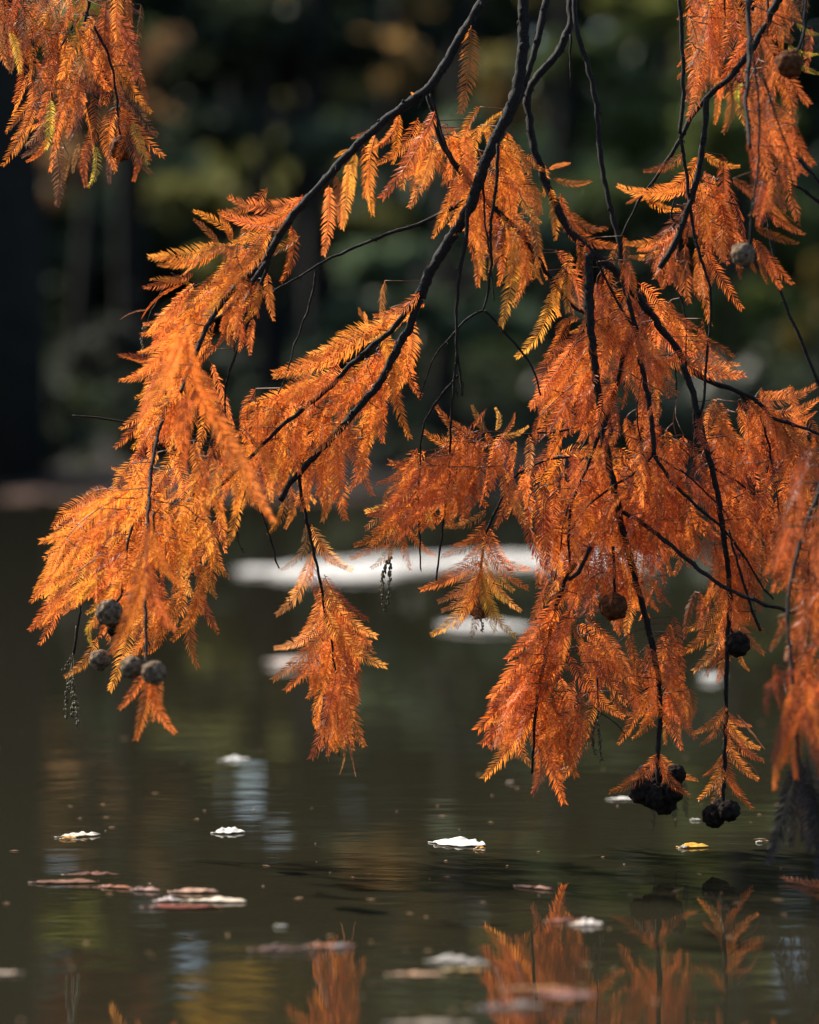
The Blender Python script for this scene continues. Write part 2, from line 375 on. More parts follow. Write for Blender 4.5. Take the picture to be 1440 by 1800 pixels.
ORG = (0.84, 0.25, 0.04); AMB = (0.88, 0.31, 0.045); RUST = (0.64, 0.16, 0.03); DRUST = (0.40, 0.095, 0.026); PALE = (0.90, 0.37, 0.085)
YGR = (0.62, 0.42, 0.05); DEAD = (0.03, 0.022, 0.02); BROWN = (0.28, 0.12, 0.05)
def jit(c, r, a=0.12):
    k = 1 + r.uniform(-a, a) * 1.4; h = r.uniform(-a, a) * .55
    return (min(.9, c[0] * k), min(.9, c[1] * k * (1 + h * 1.5)), c[2] * k * (1 + r.uniform(-.3, .3)), 1)

DENS = 0.92
class Bough:
    """one branch system hanging into the picture: stems, twigs, sprays, cones as parts"""
    def __init__(s, name, label, origin, group='bald cypress branches hanging over the pond'):
        s.root = empty(name, P(*origin)); tag(s.root, label, 'branch', group)
        s.r = random.Random(label); s.net = []; s.n = 0; s.tw = MB(); s.pending = []
    def stem(s, pts, w0, w1, z=0.0, z1=None, name='twig', net=True, nub=True):
        """pts in px; widths in px at the ends; z metres behind the focus plane"""
        z1 = z if z1 is None else z1; L = len(pts)
        q = [(p[0], p[1], (p[2] if len(p) > 2 else z + (z1 - z) * i / (L - 1))) for i, p in enumerate(pts)]
        c = catmull(q, 7); m = len(c); r = s.r; ph = r.uniform(0, 100)
        W3 = []; rad = []
        for i, p in enumerate(c):
            t = i / (m - 1)
            wob = 2.6 * min(1, (w0 + 4) / 10)
            x = p[0] + wob * mnoise.noise(Vector((ph, i * 0.35, 0))); y = p[1] + wob * mnoise.noise(Vector((ph, 7, i * 0.35)))
            W3.append(P(x, y, FOCUS + p[2]))
            w = (w0 + (w1 - w0) * t) * (1 + 0.12 * mnoise.noise(Vector((ph, i * 0.8, 3))))
            rad.append(max(0.0005, w * 0.57 / FPX * (FOCUS + p[2])))
            if net: s.net.append((p[0], p[1], p[2]))
        mb = MB(); mb.tube(W3, rad, 9 if w0 > 6 else 6, 0.34, ph)
        if nub:
            for i in range(2, m - 1):
                if r.random() < 0.4:
                    u = Vector((r.gauss(0, 1), r.gauss(0, 1), r.gauss(0, 1))).normalized()
                    mb.blob(W3[i] + u * rad[i] * 0.85, rad[i] * r.uniform(.28, .6) + 0.0003, 5, 3, r.uniform(.8, 1.8))
                    if r.random() < 0.12: mb.tube([W3[i], W3[i] + u * (rad[i] + .002), W3[i] + u * (rad[i] + .003) + Vector((0, 0, -.003))], [.0007, .0006, .0003], 5)
        mb.build(name, M_bark, s.root); return s
    def spray(s, x0, y0, x1, y1, bend=0.0, z=None, col=ORG, roll=None, zt=None, narrow=False):
        r = s.r
        if z is None: z = r.uniform(-.05, .05)
        if zt is None: zt = z + r.uniform(-.02, .02)
        s.pending.append((x0, y0, z, x1, y1, zt, bend, jit(col, r, 0.17), roll, narrow))
    def flush(s):
        """the 300 largest as parts, the rest joined in one part"""
        def size(q): return -math.hypot(q[3] - q[0], q[4] - q[1])
        s.pending.sort(key=size); extra = []
        for i, (x0, y0, z, x1, y1, zt, bend, col, roll, narrow) in enumerate(s.pending):
            r = s.r; B = P(x0, y0, FOCUS + z); T = P(x1, y1, FOCUS + zt); d = T - B; L = d.length
            if L < 1e-5: continue
            x = d / L; view = (CAM - B).normalized()
            n = (view - x * view.dot(x)).normalized()
            if roll is None: roll = r.gauss(0, 0.26) + (math.pi if r.random() < .5 else 0)
            flip = abs(roll) > math.pi / 2
            n = Matrix.Rotation(roll, 3, x) @ n; y = n.cross(x)
            # in-plane bend is given as seen in the picture: + bows to the right of the direction of travel
            b = bend * (-1 if flip else 1)
            if bend == 0: b = r.gauss(0, 0.09)
            key = min((-.24, -.12, -.04, .04, .12, .24), key=lambda v: abs(v - b))
            px = math.hypot(x1 - x0, y1 - y0)
            me = r.choice(NARROW) if narrow else r.choice(SPR[(key, 1 if px > 118 else 0)])
            M = Matrix(((x.x * L, y.x * L, n.x * L, B.x), (x.y * L, y.y * L, n.y * L, B.y), (x.z * L, y.z * L, n.z * L, B.z), (0, 0, 0, 1)))
            if i < 300:
                o = bpy.data.objects.new('leaf_spray', me); COL.objects.link(o); o.parent = s.root
                o.matrix_parent_inverse = Matrix.Translation(-s.root.location); o.matrix_basis = M; o.color = col
            else: extra.append((me, M, col))
        if extra:
            VV = []; FF = []; CC = []; b = 0
            for me, M, col in extra:
                v = np.empty(len(me.vertices) * 3, np.float32); me.vertices.foreach_get('co', v); v = v.reshape(-1, 3)
                f = np.empty(len(me.loops), np.int32); me.loops.foreach_get('vertex_index', f)
                A = np.array(M); VV.append(v @ A[:3, :3].T + A[:3, 3]); FF.append(f.reshape(-1, 3) + b); b += len(v); CC.append(np.tile(np.array(col, np.float32), (len(v), 1)))
            mj = mesh_np('leaf_sprays', np.concatenate(VV), np.concatenate(FF)); ca = mj.color_attributes.new('tint', 'FLOAT_COLOR', 'POINT')
            ca.data.foreach_set('color', np.concatenate(CC).ravel())
            o = link('leaf_sprays', mj, s.root, M_needle_joined); o['kind'] = 'stuff'
        if s.tw.v:
            o = s.tw.build('twiglets', M_twiglet, s.root); o['kind'] = 'stuff'
    def fill(s, poly, flows, L=(80, 125), dens=0.0011, z=(-.06, .08), col=(ORG,), spread=0.36, inside=0.0, net=None):
        """sprays through the outline `poly`, pointing along the nearest flow arrows; each hangs on a twiglet from the nearest stem"""
        r = s.r; xs = [p[0] for p in poly]; ys = [p[1] for p in poly]
        area = abs(sum(poly[i][0] * poly[(i + 1) % len(poly)][1] - poly[(i + 1) % len(poly)][0] * poly[i][1] for i in range(len(poly)))) / 2
        def inp(x, y):
            c = False; n = len(poly); j = n - 1
            for i in range(n):
                if (poly[i][1] > y) != (poly[j][1] > y) and x < (poly[j][0] - poly[i][0]) * (y - poly[i][1]) / (poly[j][1] - poly[i][1]) + poly[i][0]: c = not c
                j = i
            return c
        N = int(area * dens * DENS); k = 0; tries = 0; got = []
        while k < N and tries < N * 60:
            tries += 1
            x = r.uniform(min(xs), max(xs)); y = r.uniform(min(ys), max(ys))
            if not inp(x, y) or mnoise.noise(Vector((x * .021, y * .021, 3.7))) < -.23: continue
            dx = dy = 0
            for fx, fy, ax, ay in flows:
                w = 1 / (((fx - x) ** 2 + (fy - y) ** 2) + 400); l = math.hypot(ax, ay); dx += w * ax / l; dy += w * ay / l
            a = math.atan2(dy, dx) + r.gauss(0, spread); l = r.uniform(*L) * r.choice((.85, 1.1, 1.25, 1.4))
            ux, uy = math.cos(a), math.sin(a)
            fore = r.uniform(0.75, 1.0)
            lx = l * fore
            bx, by, tx, ty = x - ux * lx * .5, y - uy * lx * .5, x + ux * lx * .5, y + uy * lx * .5
            if not inp(tx, ty): continue
            if not inp(bx, by) and r.random() > 0.15: continue
            got.append((bx, by, tx, ty, l)); k += 1
        base = list(net or s.net)
        A = np.array([(p[0], p[1], p[2]) for p in base])
        got.sort(key=lambda g: float(((A[:, :2] - np.array(g[:2])) ** 2).sum(1).min()))
        for bx, by, tx, ty, l in got:
            zz = r.uniform(*z)
            d2 = (A[:, 0] - bx) ** 2 + (A[:, 1] - by) ** 2 + ((A[:, 2] - zz) * 1200) ** 2
            d2 = d2 + np.where(A[:, 1] > by + 6, 9000, 0)
            i = int(d2.argmin()); ax, ay, az = A[i]; dist = math.hypot(ax - bx, ay - by)
            if dist > 8:
                mx, my, mz = (ax + bx) / 2 + (ty - by) * -.06, (ay + by) / 2, (az + zz) / 2
                pts = catmull([(ax, ay, az), (mx, my, mz), (bx, by, zz)], 14)
                s.tw.tube([P(p[0], p[1], FOCUS + p[2]) for p in pts], [0.0006 - 0.0002 * q / len(pts) for q in range(len(pts))], 4)
                A = np.vstack([A, np.array([list(p) for p in pts[1:]])])
            zt = zz + r.uniform(-.028, .028)
            s.spray(bx, by, tx, ty, 0, zz, r.choice(col), roll=r.gauss(0, 0.42 if r.random() < .75 else .95) + (math.pi if r.random() < .5 else 0), zt=zt)
        return s
    def cone(s, x, y, d=44, z=0.0, mat=None, stalk=None):
        me = R.choice(CONES); o = bpy.data.objects.new('cone', me); COL.objects.link(o); o.parent = s.root
        c = P(x, y, FOCUS + z); o.matrix_parent_inverse = Matrix.Translation(-s.root.location)
        k = d * 1.16 / 2 / FPX * (FOCUS + z)
        o.matrix_basis = Matrix.Translation(c) @ Matrix.Rotation(R.uniform(0, 6), 4, Vector((R.gauss(0, 1), R.gauss(0, 1), R.gauss(0, 1))).normalized()) @ Matrix.Diagonal((k, k, k * R.uniform(.95, 1.1), 1))
        o.material_slots[0].link = 'OBJECT'; o.material_slots[0].material = mat or M_cone
        if stalk:
            mb = MB(); mb.tube([P(stalk[0], stalk[1], FOCUS + z), c], [0.0013, 0.0016], 6); mb.build('cone_stalk', M_bark, s.root)
        return s
    def catkin(s, pts, z=0.0, bead=5.0, stalk=0.35):
        c = catmull([(p[0], p[1], z) for p in pts], 4.5); w = [P(p[0], p[1], FOCUS + z) for p in c]; mb = MB()
        mb.tube(w, [0.00055] * len(w), 5); r = s.r; k = FOCUS / FPX
        for i, q in enumerate(w):
            if i / len(w) < stalk: continue
            for _ in range(2):
                mb.blob(q + Vector((r.uniform(-1, 1) * 3.2 * k, r.uniform(-1, 1) * 3.2 * k, r.uniform(-2, 2) * k)), bead * .4 * k * r.uniform(.6, 1), 5, 4, 1.6)
        mb.build('catkin_string', M_catkin, s.root); return s

def cone_mesh(seed):
    r = random.Random(seed); n = 22; pts = []
    for i in range(n):
        z = 1 - 2 * (i + .5) / n; t = i * 2.39996 + r.uniform(-.2, .2); q = math.sqrt(1 - z * z); pts.append(Vector((q * math.cos(t), q * math.sin(t), z)))
    import bmesh
    bm = bmesh.new(); bmesh.ops.create_icosphere(bm, subdivisions=4, radius=1)
    for v in bm.verts:
        u = v.co.normalized(); ds = sorted((u - p).length for p in pts); e = ds[1] - ds[0]
        g = min(1, e / 0.13); mid = math.exp(-(ds[0] / .1) ** 2)
        v.co = u * (0.76 + 0.2 * g ** .7 * (0.75 + 0.5 * mnoise.noise(u * 2.3 + Vector((seed, 5, 0)))) + 0.10 * mid + 0.05 * mnoise.noise(u * 7 + Vector((seed, 0, 0))))
    me = bpy.data.meshes.new('cone'); bm.to_mesh(me); bm.free()
    for p in me.polygons: p.use_smooth = True
    me.materials.append(M_cone); return me
CONES = [cone_mesh(k) for k in range(4)]

# ================================================================== THE BRANCHES
# ---- 1 top left branch
b = Bough('cypress_branch', 'separate rusty cypress branch hanging into the top left corner, one cone low in it', (155, -40))
b.stem([(160, -60), (157, 0), (148, 40), (140, 90)], 7, 4, 0.02)
b.stem([(152, 25), (175, 65), (195, 110), (205, 170), (210, 235)], 5, 3, -.02)
b.stem([(150, 20), (120, 60), (98, 110), (88, 190)], 4, 2, 0.0)
b.stem([(45, -60), (48, 0), (57, 60), (62, 115)], 4, 2, 0.03)
b.stem([(10, -60), (8, 0), (6, 60)], 4, 2, 0.03)
b.stem([(240, -60), (225, -20), (215, 20)], 4, 2, 0.03)
b.fill([(-40, -60), (245, -60), (253, 15), (243, 32), (244, 62), (243, 90), (266, 132), (262, 150), (277, 195), (280, 240), (290, 276), (258, 240), (272, 306), (255, 290), (238, 320), (222, 270), (195, 325), (180, 290), (155, 330), (150, 280), (120, 290), (108, 366), (88, 320), (84, 262), (42, 285), (60, 262), (36, 276), (3, 294), (20, 215), (14, 180), (55, 130), (15, 130), (-40, 90)],
       [(-10, 60, 0, 1), (60, 180, -.55, 1), (20, 240, -.5, 1), (120, 250, -.1, 1), (200, 250, .05, 1), (250, 220, .5, 1), (240, 60, .75, 1), (150, 60, 0, 1)],
       (75, 115), 0.0015, (-.05, .08), (RUST, DRUST, DRUST, ORG, BROWN))
for q in [(95, 235, 100, 364, .03), (165, 245, 152, 331, -.1), (197, 255, 193, 324, 0), (232, 235, 234, 320, 0), (222, 215, 271, 309, -.08), (212, 150, 279, 240, -.06), (215, 190, 290, 277, 0), (195, 100, 268, 200, -.05),
          (60, 190, 3, 293, .05), (70, 170, 10, 235, 0), (75, 225, 36, 276, .1), (85, 240, 45, 285, 0), (20, 60, 18, 130, 0), (140, 250, 128, 305, 0), (190, 20, 244, 65, -.1), (200, -10, 252, 22, -.1), (205, 45, 243, 95, -.1), (55, 50, 55, 118, 0), (25, 50, 35, 125, 0)]:
    b.spray(*q, z=-.04 + .06 * b.r.random(), col=b.r.choice([RUST, ORG, BROWN]))
for q in [(88, 175, 80, 265, 0), (165, 255, 155, 330, 0), (235, 215, 262, 290, -.05), (18, 55, 35, 130, .05)]: b.spray(*q, z=-.055, col=YGR)
b.cone(214, 261, 40, 0.0, M_cone_rust, (211, 232))
b.flush()

# ---- 2 long arching bough on the left
A = Bough('cypress_branch', 'long cypress bough arching down left from the top centre, orange, ending in twin grey cones', (850, -20))
A.stem([(868, -50), (842, 10), (808, 68), (775, 125), (752, 155), (718, 180), (665, 222), (612, 272), (560, 330), (518, 375), (484, 425), (466, 462)], 15, 12, 0.0, -.02, name='stem')
A.stem([(466, 462), (440, 480), (405, 515), (375, 555), (352, 600), (328, 660), (318, 690)], 10, 6, -.02, -.1)
A.stem([(470, 460), (440, 500), (405, 540), (368, 572)], 9, 4, -.04)
A.stem([(476, 450), (455, 510), (432, 580), (408, 640), (396, 690), (396, 740)], 6, 3, 0.0)
A.stem([(412, 500), (414, 570), (412, 620)], 3, 2, 0.04)
A.stem([(325, 680), (330, 735), (332, 770), (338, 830), (344, 900), (348, 970), (353, 1055)], 5, 4, -.06, 0)
A.stem([(330, 745), (333, 775)], 9, 8, -.05)
A.stem([(300, 690), (286, 735), (272, 790), (264, 850), (261, 900), (258, 980), (256, 1060), (257, 1165)], 6, 6, -.04, -.22)
A.stem([(262, 858), (245, 885), (228, 940), (220, 990), (215, 1045)], 5, 4, -.06, -.1)
A.stem([(272, 900), (268, 950)], 5, 3, -.2)
A.stem([(262, 880), (200, 890), (150, 895), (125, 930), (112, 975), (102, 1040)], 4, 2, 0.02)
A.stem([(215, 930), (175, 960), (150, 1025), (140, 1080), (132, 1130), (128, 1150)], 4, 2, 0.0)
A.stem([(435, 855), (455, 890), (475, 945), (490, 1000)], 4, 2.5, 0.0)
A.stem([(436, 850), (422, 900), (418, 945), (428, 972)], 2.5, 1.5, 0.03)
A.stem([(352, 600), (300, 620), (262, 650)], 4, 2, 0.0)
A.stem([(405, 515), (350, 500), (300, 480)], 5, 2, .02)
A.stem([(480, 430), (440, 425), (400, 430)], 5, 2, .02)
A.stem([(290, 500), (268, 545), (255, 575)], 3, 2, .02)
A.catkin([(256, 570), (250, 600), (254, 625)], .03, 6, 0)
# silhouettes
for q in [(532, 342, 388, 372, .22), (520, 352, 395, 368, .2), (530, 350, 400, 345, .12), (470, 330, 388, 375, .1), (512, 398, 493, 497, .08), (533, 345, 440, 395, .12), (500, 385, 430, 420, .1), (480, 400, 400, 430, .05),
          (400, 430, 258, 452, .05), (380, 445, 270, 448, .08), (350, 460, 275, 465, 0), (410, 410, 338, 370, -.05), (408, 425, 383, 368, 0), (385, 428, 340, 385, -.05),
          (340, 480, 250, 505, .03), (335, 500, 262, 492, 0), (320, 540, 250, 570, .1), (300, 590, 240, 620, .1), (280, 640, 208, 625, -.05), (290, 630, 208, 668, .08),
          (290, 690, 210, 755, .05), (270, 710, 200, 788, .05), (268, 720, 230, 810, .08), (300, 670, 236, 700, .03),
          (470, 480, 482, 565, -.05), (450, 490, 455, 560, 0), (420, 520, 435, 605, 0), (445, 560, 440, 625, 0), (400, 545, 380, 610, 0),
          (240, 850, 113, 902, .12), (200, 870, 68, 952, .1), (190, 890, 80, 950, .05), (160, 905, 75, 982, .05), (150, 930, 82, 985, .05), (120, 965, 52, 1060, .05), (118, 985, 58, 1035, .05), (120, 1010, 50, 1110, .05), (110, 1040, 68, 1135, .05), (125, 1030, 72, 1100, 0),
          (240, 860, 195, 822, -.1), (353, 1035, 348, 1176, 0), (348, 1035, 300, 1128, .12), (350, 1020, 318, 1100, .1), (350, 990, 382, 1052, -.05), (350, 930, 405, 1016, -.1), (385, 880, 397, 973, -.05), (420, 860, 400, 960, .05), (350, 1040, 385, 1115, -.05), (230, 1085, 192, 1216, .03), (170, 1120, 112, 1190, .15)]:
    A.spray(*q, z=A.r.uniform(-.05, .04), col=A.r.choice([ORG, AMB, ORG, RUST]))
A.spray(262, 545, 210, 563, -.08, z=.0, col=BROWN, narrow=True); A.spray(258, 640, 205, 622, 0, col=RUST, narrow=True)
A.spray(320, 500, 248, 562, .1, z=.0, col=RUST, narrow=True)
# blurred shoots nearer the lens
for q in [(262, 1165, 238, 1302, .05), (266, 1170, 310, 1290, -.08), (258, 1175, 208, 1248, .05), (262, 1160, 265, 1270, 0), (255, 1000, 195, 1150, .05), (262, 990, 310, 1110, -.08), (258, 930, 225, 1060, .05), (262, 920, 320, 1030, -.1), (340, 560, 300, 700, 0), (330, 590, 400, 760, -.1), (345, 640, 440, 830, -.05), (320, 600, 245, 740, .05), (370, 720, 480, 920, -.05), (330, 690, 325, 830, 0), (395, 430, 440, 520, -.1)]:
    A.spray(*q, z=(-.36 + .1 * A.r.random()) if q[1] < 1155 else -.22, col=A.r.choice([ORG, RUST]) if q[1] < 1155 else RUST)
A.fill([(470, 400), (395, 425), (330, 432), (268, 450), (285, 470), (310, 492), (258, 515), (250, 560), (235, 600), (262, 640), (213, 668), (262, 672), (215, 735), (232, 800), (330, 800), (400, 800), (445, 760), (430, 700), (395, 700), (350, 640), (352, 600), (385, 615), (412, 625), (440, 625), (430, 560), (475, 560), (470, 480), (492, 420)],
       [(300, 460, -1, .1), (280, 560, -.8, .5), (250, 650, -.8, .5), (350, 500, -.6, .7), (420, 580, .05, 1), (350, 720, .2, 1), (260, 740, -.6, 1), (470, 430, -.6, .6)],
       (70, 110), 0.0022, (-.08, .07), (ORG, ORG, AMB, RUST))
A.fill([(330, 770), (200, 800), (215, 845), (150, 875), (90, 930), (70, 960), (90, 980), (55, 1050), (60, 1120), (105, 1085), (150, 1075), (140, 1130), (175, 1150), (215, 1180), (260, 1150), (310, 1110), (335, 1110), (372, 1095), (400, 1010), (380, 960), (420, 930), (440, 900), (480, 930), (500, 880), (490, 800), (430, 760)],
       [(110, 940, -1, .6), (90, 1060, -.6, 1), (200, 900, -.8, .8), (200, 1050, -.4, 1), (260, 1000, 0, 1), (350, 1000, 0, 1), (390, 940, .3, 1), (420, 850, .1, 1), (300, 850, -.3, 1), (470, 880, 0, 1)],
       (75, 115), 0.0024, (-.12, .08), (ORG, AMB, AMB, ORG, RUST))
for q in [(190, 1000, 140, 1060), (200, 1030, 150, 1080), (175, 1080, 165, 1140), (210, 1020, 170, 1065)]: A.spray(*q, z=-.1, col=(.9, .48, .05))
A.catkin([(130, 1148), (122, 1190), (116, 1240), (118, 1262)], 0, 6.5, .3).catkin([(128, 1148), (126, 1190), (134, 1240), (138, 1278)], -.01, 6.5, .3).catkin([(130, 1150), (130, 1200), (127, 1258)], .01, 6.5, .3).catkin([(134, 1100), (128, 1150), (112, 1180)], .02, 5, .6)
A.stem([(142, 1075), (136, 1110), (130, 1150)], 3, 2.5, 0)
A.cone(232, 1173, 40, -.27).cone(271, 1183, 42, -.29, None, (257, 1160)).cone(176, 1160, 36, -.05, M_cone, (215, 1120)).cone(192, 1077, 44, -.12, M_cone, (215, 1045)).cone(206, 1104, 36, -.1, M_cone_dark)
A.flush()

# ---- 3 centre bough
D = Bough('cypress_branch', 'thick centre bough with amber foliage below its fork and a hanging tassel of sprays', (920, -20))
D.stem([(918, -60), (920, 0), (921, 60), (914, 130), (900, 185), (873, 240), (850, 295), (832, 350), (808, 395), (779, 440), (755, 480), (738, 525)], 18, 17, 0.0, name='stem')
D.stem([(960, -60), (960, 0), (945, 70), (928, 130), (905, 190), (880, 235)], 12, 9, 0.05, .01)
D.stem([(738, 525), (722, 570), (700, 610), (672, 665), (640, 705), (600, 752), (560, 795), (535, 822), (510, 850), (492, 880)], 13, 9, 0, -.02, name='stem')
D.stem([(738, 520), (715, 548), (680, 588), (630, 628), (580, 680), (530, 722), (490, 752), (455, 790), (415, 828), (360, 880)], 9, 5, .0, -.03)
D.stem([(752, 158), (760, 190), (768, 225), (785, 265), (805, 295), (832, 330)], 10, 9, .01)
D.stem([(756, 165), (770, 205), (782, 250), (795, 285)], 4, 3, -.02)
D.stem([(832, 345), (790, 368), (735, 395), (690, 408), (640, 428), (600, 445), (560, 465), (525, 487), (500, 500), (478, 515)], 8, 2.5, .02)
D.stem([(556, 476), (548, 520), (530, 575), (515, 615), (505, 655), (488, 695)], 4, 2, .02)
D.stem([(490, 770), (455, 778), (415, 778), (370, 770), (320, 762), (270, 752), (215, 741), (170, 734), (128, 731)], 4, 3, .02)
D.stem([(840, 340), (870, 368), (905, 400), (940, 445), (975, 500), (1010, 540), (1040, 560), (1090, 605)], 8, 4, .03)
D.stem([(876, 252), (872, 330), (862, 400), (864, 450), (858, 510), (850, 545)], 6, 3.5, -.02)
D.stem([(850, 300), (852, 380), (860, 440), (866, 500), (868, 528)], 4, 2, .0)
D.stem([(850, 545), (825, 558), (790, 595), (765, 625), (750, 660), (738, 700)], 4, 2, 0)
D.stem([(850, 545), (880, 575), (910, 610), (935, 645), (950, 695)], 5, 3, 0)
D.stem([(822, 365), (820, 420), (808, 480), (803, 540), (803, 600), (806, 640), (812, 695)], 7, 3, -.01)
D.stem([(803, 620), (798, 680), (793, 740), (790, 830), (782, 900), (775, 950), (767, 1022)], 4.5, 3, -.01)
D.stem([(806, 660), (780, 690), (758, 720), (742, 760), (738, 820), (736, 880), (740, 1002)], 4, 2.5, 0)
D.stem([(745, 165), (740, 180), (736, 192)], 6, 3, -.01)
D.stem([(525, 835), (532, 880), (545, 940), (556, 990), (566, 1040), (572, 1085), (582, 1120), (590, 1200), (595, 1300), (597, 1330)], 6, 2, 0)
for k in range(26):
    x = D.r.uniform(797, 806); y = D.r.uniform(640, 700); D.stem([(x, y), (x + D.r.uniform(-3, 3), y + 12)], 2, 1, -.01, net=False, nub=False, name='bud_scale') if k < 6 else None
sil = [(828, 45, 808, 202, .03), (767, 190, 668, 350, .05), (763, 250, 718, 367, .03), (735, 207, 660, 288, .12), (660, 235, 655, 380, -.08), (640, 255, 640, 350, 0), (578, 325, 568, 450, .04), (590, 310, 598, 400, 0), (612, 285, 601, 404, 0), (625, 270, 620, 350, 0),
       (660, 225, 617, 243, .05), (622, 265, 588, 277, 0), (745, 165, 722, 162, 0), (700, 205, 655, 262, .08), (775, 215, 812, 222, -.2), (840, 240, 883, 198, 0), (800, 235, 840, 225, -.1), (790, 340, 760, 420, .04), (808, 330, 775, 400, .04), (818, 370, 801, 422, 0), (770, 262, 700, 310, .1), (700, 200, 690, 290, .05), (760, 240, 745, 330, .05),
       (880, 260, 925, 300, -.12), (905, 290, 945, 360, -.12), (900, 250, 960, 300, -.1), (847, 430, 841, 506, 0), (868, 420, 860, 480, 0), (885, 420, 876, 504, 0), (905, 430, 880, 575, .05), (925, 440, 905, 540, .03), (945, 455, 955, 500, 0), (970, 510, 905, 630, .08), (1000, 560, 955, 640, .05), (925, 440, 890, 500, .05),
       (737, 514, 655, 555, .12), (720, 530, 600, 585, .08), (690, 560, 540, 625, .06), (650, 590, 480, 656, .06), (600, 625, 478, 662, .05), (656, 572, 631, 540, 0), (645, 580, 640, 548, 0), (625, 590, 520, 640, .08), (580, 655, 470, 700, .08),
       (720, 575, 741, 699, -.1), (712, 590, 690, 700, .03), (690, 640, 722, 772, -.06), (673, 660, 673, 781, 0), (700, 610, 700, 680, 0), (650, 700, 643, 806, 0), (630, 725, 622, 810, 0), (610, 745, 655, 872, -.05), (595, 760, 608, 917, -.05), (560, 800, 566, 918, 0), (580, 780, 575, 900, 0), (545, 815, 530, 900, .05), (510, 860, 500, 930, .1), (500, 870, 470, 940, .1),
       (537, 922, 491, 1002, .18), (548, 922, 622, 1003, -.15), (550, 935, 610, 1000, -.1), (548, 970, 484, 1082, .15), (552, 975, 515, 1040, .1), (550, 985, 560, 1060, 0),
       (562, 1012, 664, 1120, -.12), (570, 1010, 650, 1090, -.12), (570, 1070, 681, 1172, -.08), (575, 1080, 655, 1130, -.1), (565, 1035, 518, 1130, .1), (566, 1050, 530, 1120, .08), (572, 1090, 480, 1140, .1), (578, 1100, 478, 1196, .06), (582, 1110, 500, 1215, .05), (585, 1120, 540, 1230, .05), (590, 1110, 625, 1205, -.06), (590, 1100, 640, 1160, -.06),
       (595, 1170, 642, 1315, -.04), (590, 1180, 545, 1335, .05), (592, 1150, 565, 1260, 0), (600, 1130, 618, 1250, 0), (592, 1230, 575, 1330, 0), (596, 1230, 620, 1320, 0), (590, 1080, 590, 1200, 0), (596, 1150, 596, 1290, 0), (605, 1140, 632, 1240, -.05), (580, 1140, 550, 1250, .05), (610, 1080, 660, 1150, -.05), (600, 1060, 632, 1180, -.05)]
for q in sil: D.spray(*q, z=D.r.uniform(-.03, .04), col=D.r.choice([ORG, AMB, ORG] if q[1] < 900 else [PALE, ORG, RUST] if q[1] < 1120 else [RUST, RUST, ORG]))
for q in [(590, 1260, 578, 1340), (596, 1280, 597, 1362), (606, 1270, 626, 1366), (572, 1280, 558, 1335)]: D.spray(*q, z=0, col=BROWN, narrow=True)
D.fill([(775, 210), (850, 210), (885, 200), (930, 270), (955, 300), (965, 400), (1000, 440), (1040, 470), (1035, 560), (985, 560), (940, 510), (900, 535), (885, 500), (840, 505), (830, 420), (790, 420), (765, 400), (780, 350), (735, 350), (680, 340), (700, 290), (690, 240), (735, 200)],
       [(720, 260, -.7, .7), (780, 300, -.2, 1), (850, 300, 0, 1), (930, 330, .5, 1), (870, 450, 0, 1), (990, 470, .3, 1), (940, 480, 0, 1)], (75, 110), 0.0018, (.0, .1), (ORG, RUST, AMB))
D.fill([(735, 530), (650, 570), (560, 630), (520, 680), (480, 700), (440, 705), (400, 740), (430, 830), (480, 880), (500, 900), (570, 900), (600, 880), (640, 860), (640, 790), (672, 770), (690, 720), (720, 700), (725, 600)],
       [(600, 620, -1, .5), (500, 690, -.8, .4), (680, 640, 0, 1), (620, 760, .05, 1), (520, 800, -.1, 1), (560, 850, 0, 1), (440, 760, -.3, 1)], (75, 115), 0.0022, (-.01, .09), (ORG, ORG, AMB, RUST))
D.fill([(560, 1040), (640, 1090), (655, 1140), (625, 1180), (640, 1290), (610, 1340), (560, 1320), (560, 1230), (520, 1200), (500, 1160), (540, 1120)],
       [(600, 1100, .3, 1), (560, 1150, -.5, 1), (590, 1250, 0, 1), (640, 1150, .3, 1)], (65, 95), 0.0022, (-.02, .04), (ORG, RUST, RUST))
D.catkin([(688, 950), (682, 985), (672, 1020), (676, 1072)], 0, 6, .2).catkin([(690, 950), (686, 990), (684, 1040), (681, 1072)], 0, 6, .2)
D.flush()

# ---- 4 big right bough
Fb = Bough('cypress_branch', 'biggest bough, its dark stem crossing dense rust foliage down to a clump of black cones', (1000, -30))
Fb.stem([(1006, -60), (1003, 0), (1000, 50), (975, 100), (945, 135), (928, 170), (936, 240), (955, 310), (975, 355), (1000, 402), (1035, 440), (1075, 470), (1110, 510), (1145, 550)], 12, 12, .06, .0, name='stem')
Fb.stem([(1145, 550), (1165, 580), (1188, 610), (1205, 640), (1238, 665), (1290, 685), (1330, 705), (1360, 735), (1400, 748), (1445, 765)], 11, 4, 0, 0, name='stem')
Fb.stem([(1003, 60), (1003, 155)], 4, 2.5, .03)
Fb.stem([(1036, 445), (1036, 520), (1040, 590), (1048, 660), (1058, 740), (1070, 810), (1085, 880), (1094, 930), (1110, 990), (1128, 1060), (1148, 1140), (1158, 1200), (1160, 1270), (1155, 1345)], 13, 8, -.03, -.02, name='stem')
Fb.stem([(1020, 455), (1040, 500), (1042, 620), (1046, 720)], 4, 3, .02)
Fb.stem([(1120, 575), (1100, 615), (1090, 655), (1080, 690), (1068, 730), (1060, 760)], 8, 7, -.01)
Fb.stem([(1056, 745), (1045, 790), (1028, 830), (1010, 870), (1000, 930), (1003, 1000)], 6, 4, -.02)
Fb.stem([(1012, 990), (990, 1030), (975, 1080), (960, 1150), (948, 1210), (940, 1270), (936, 1360)], 7, 4, -.02)
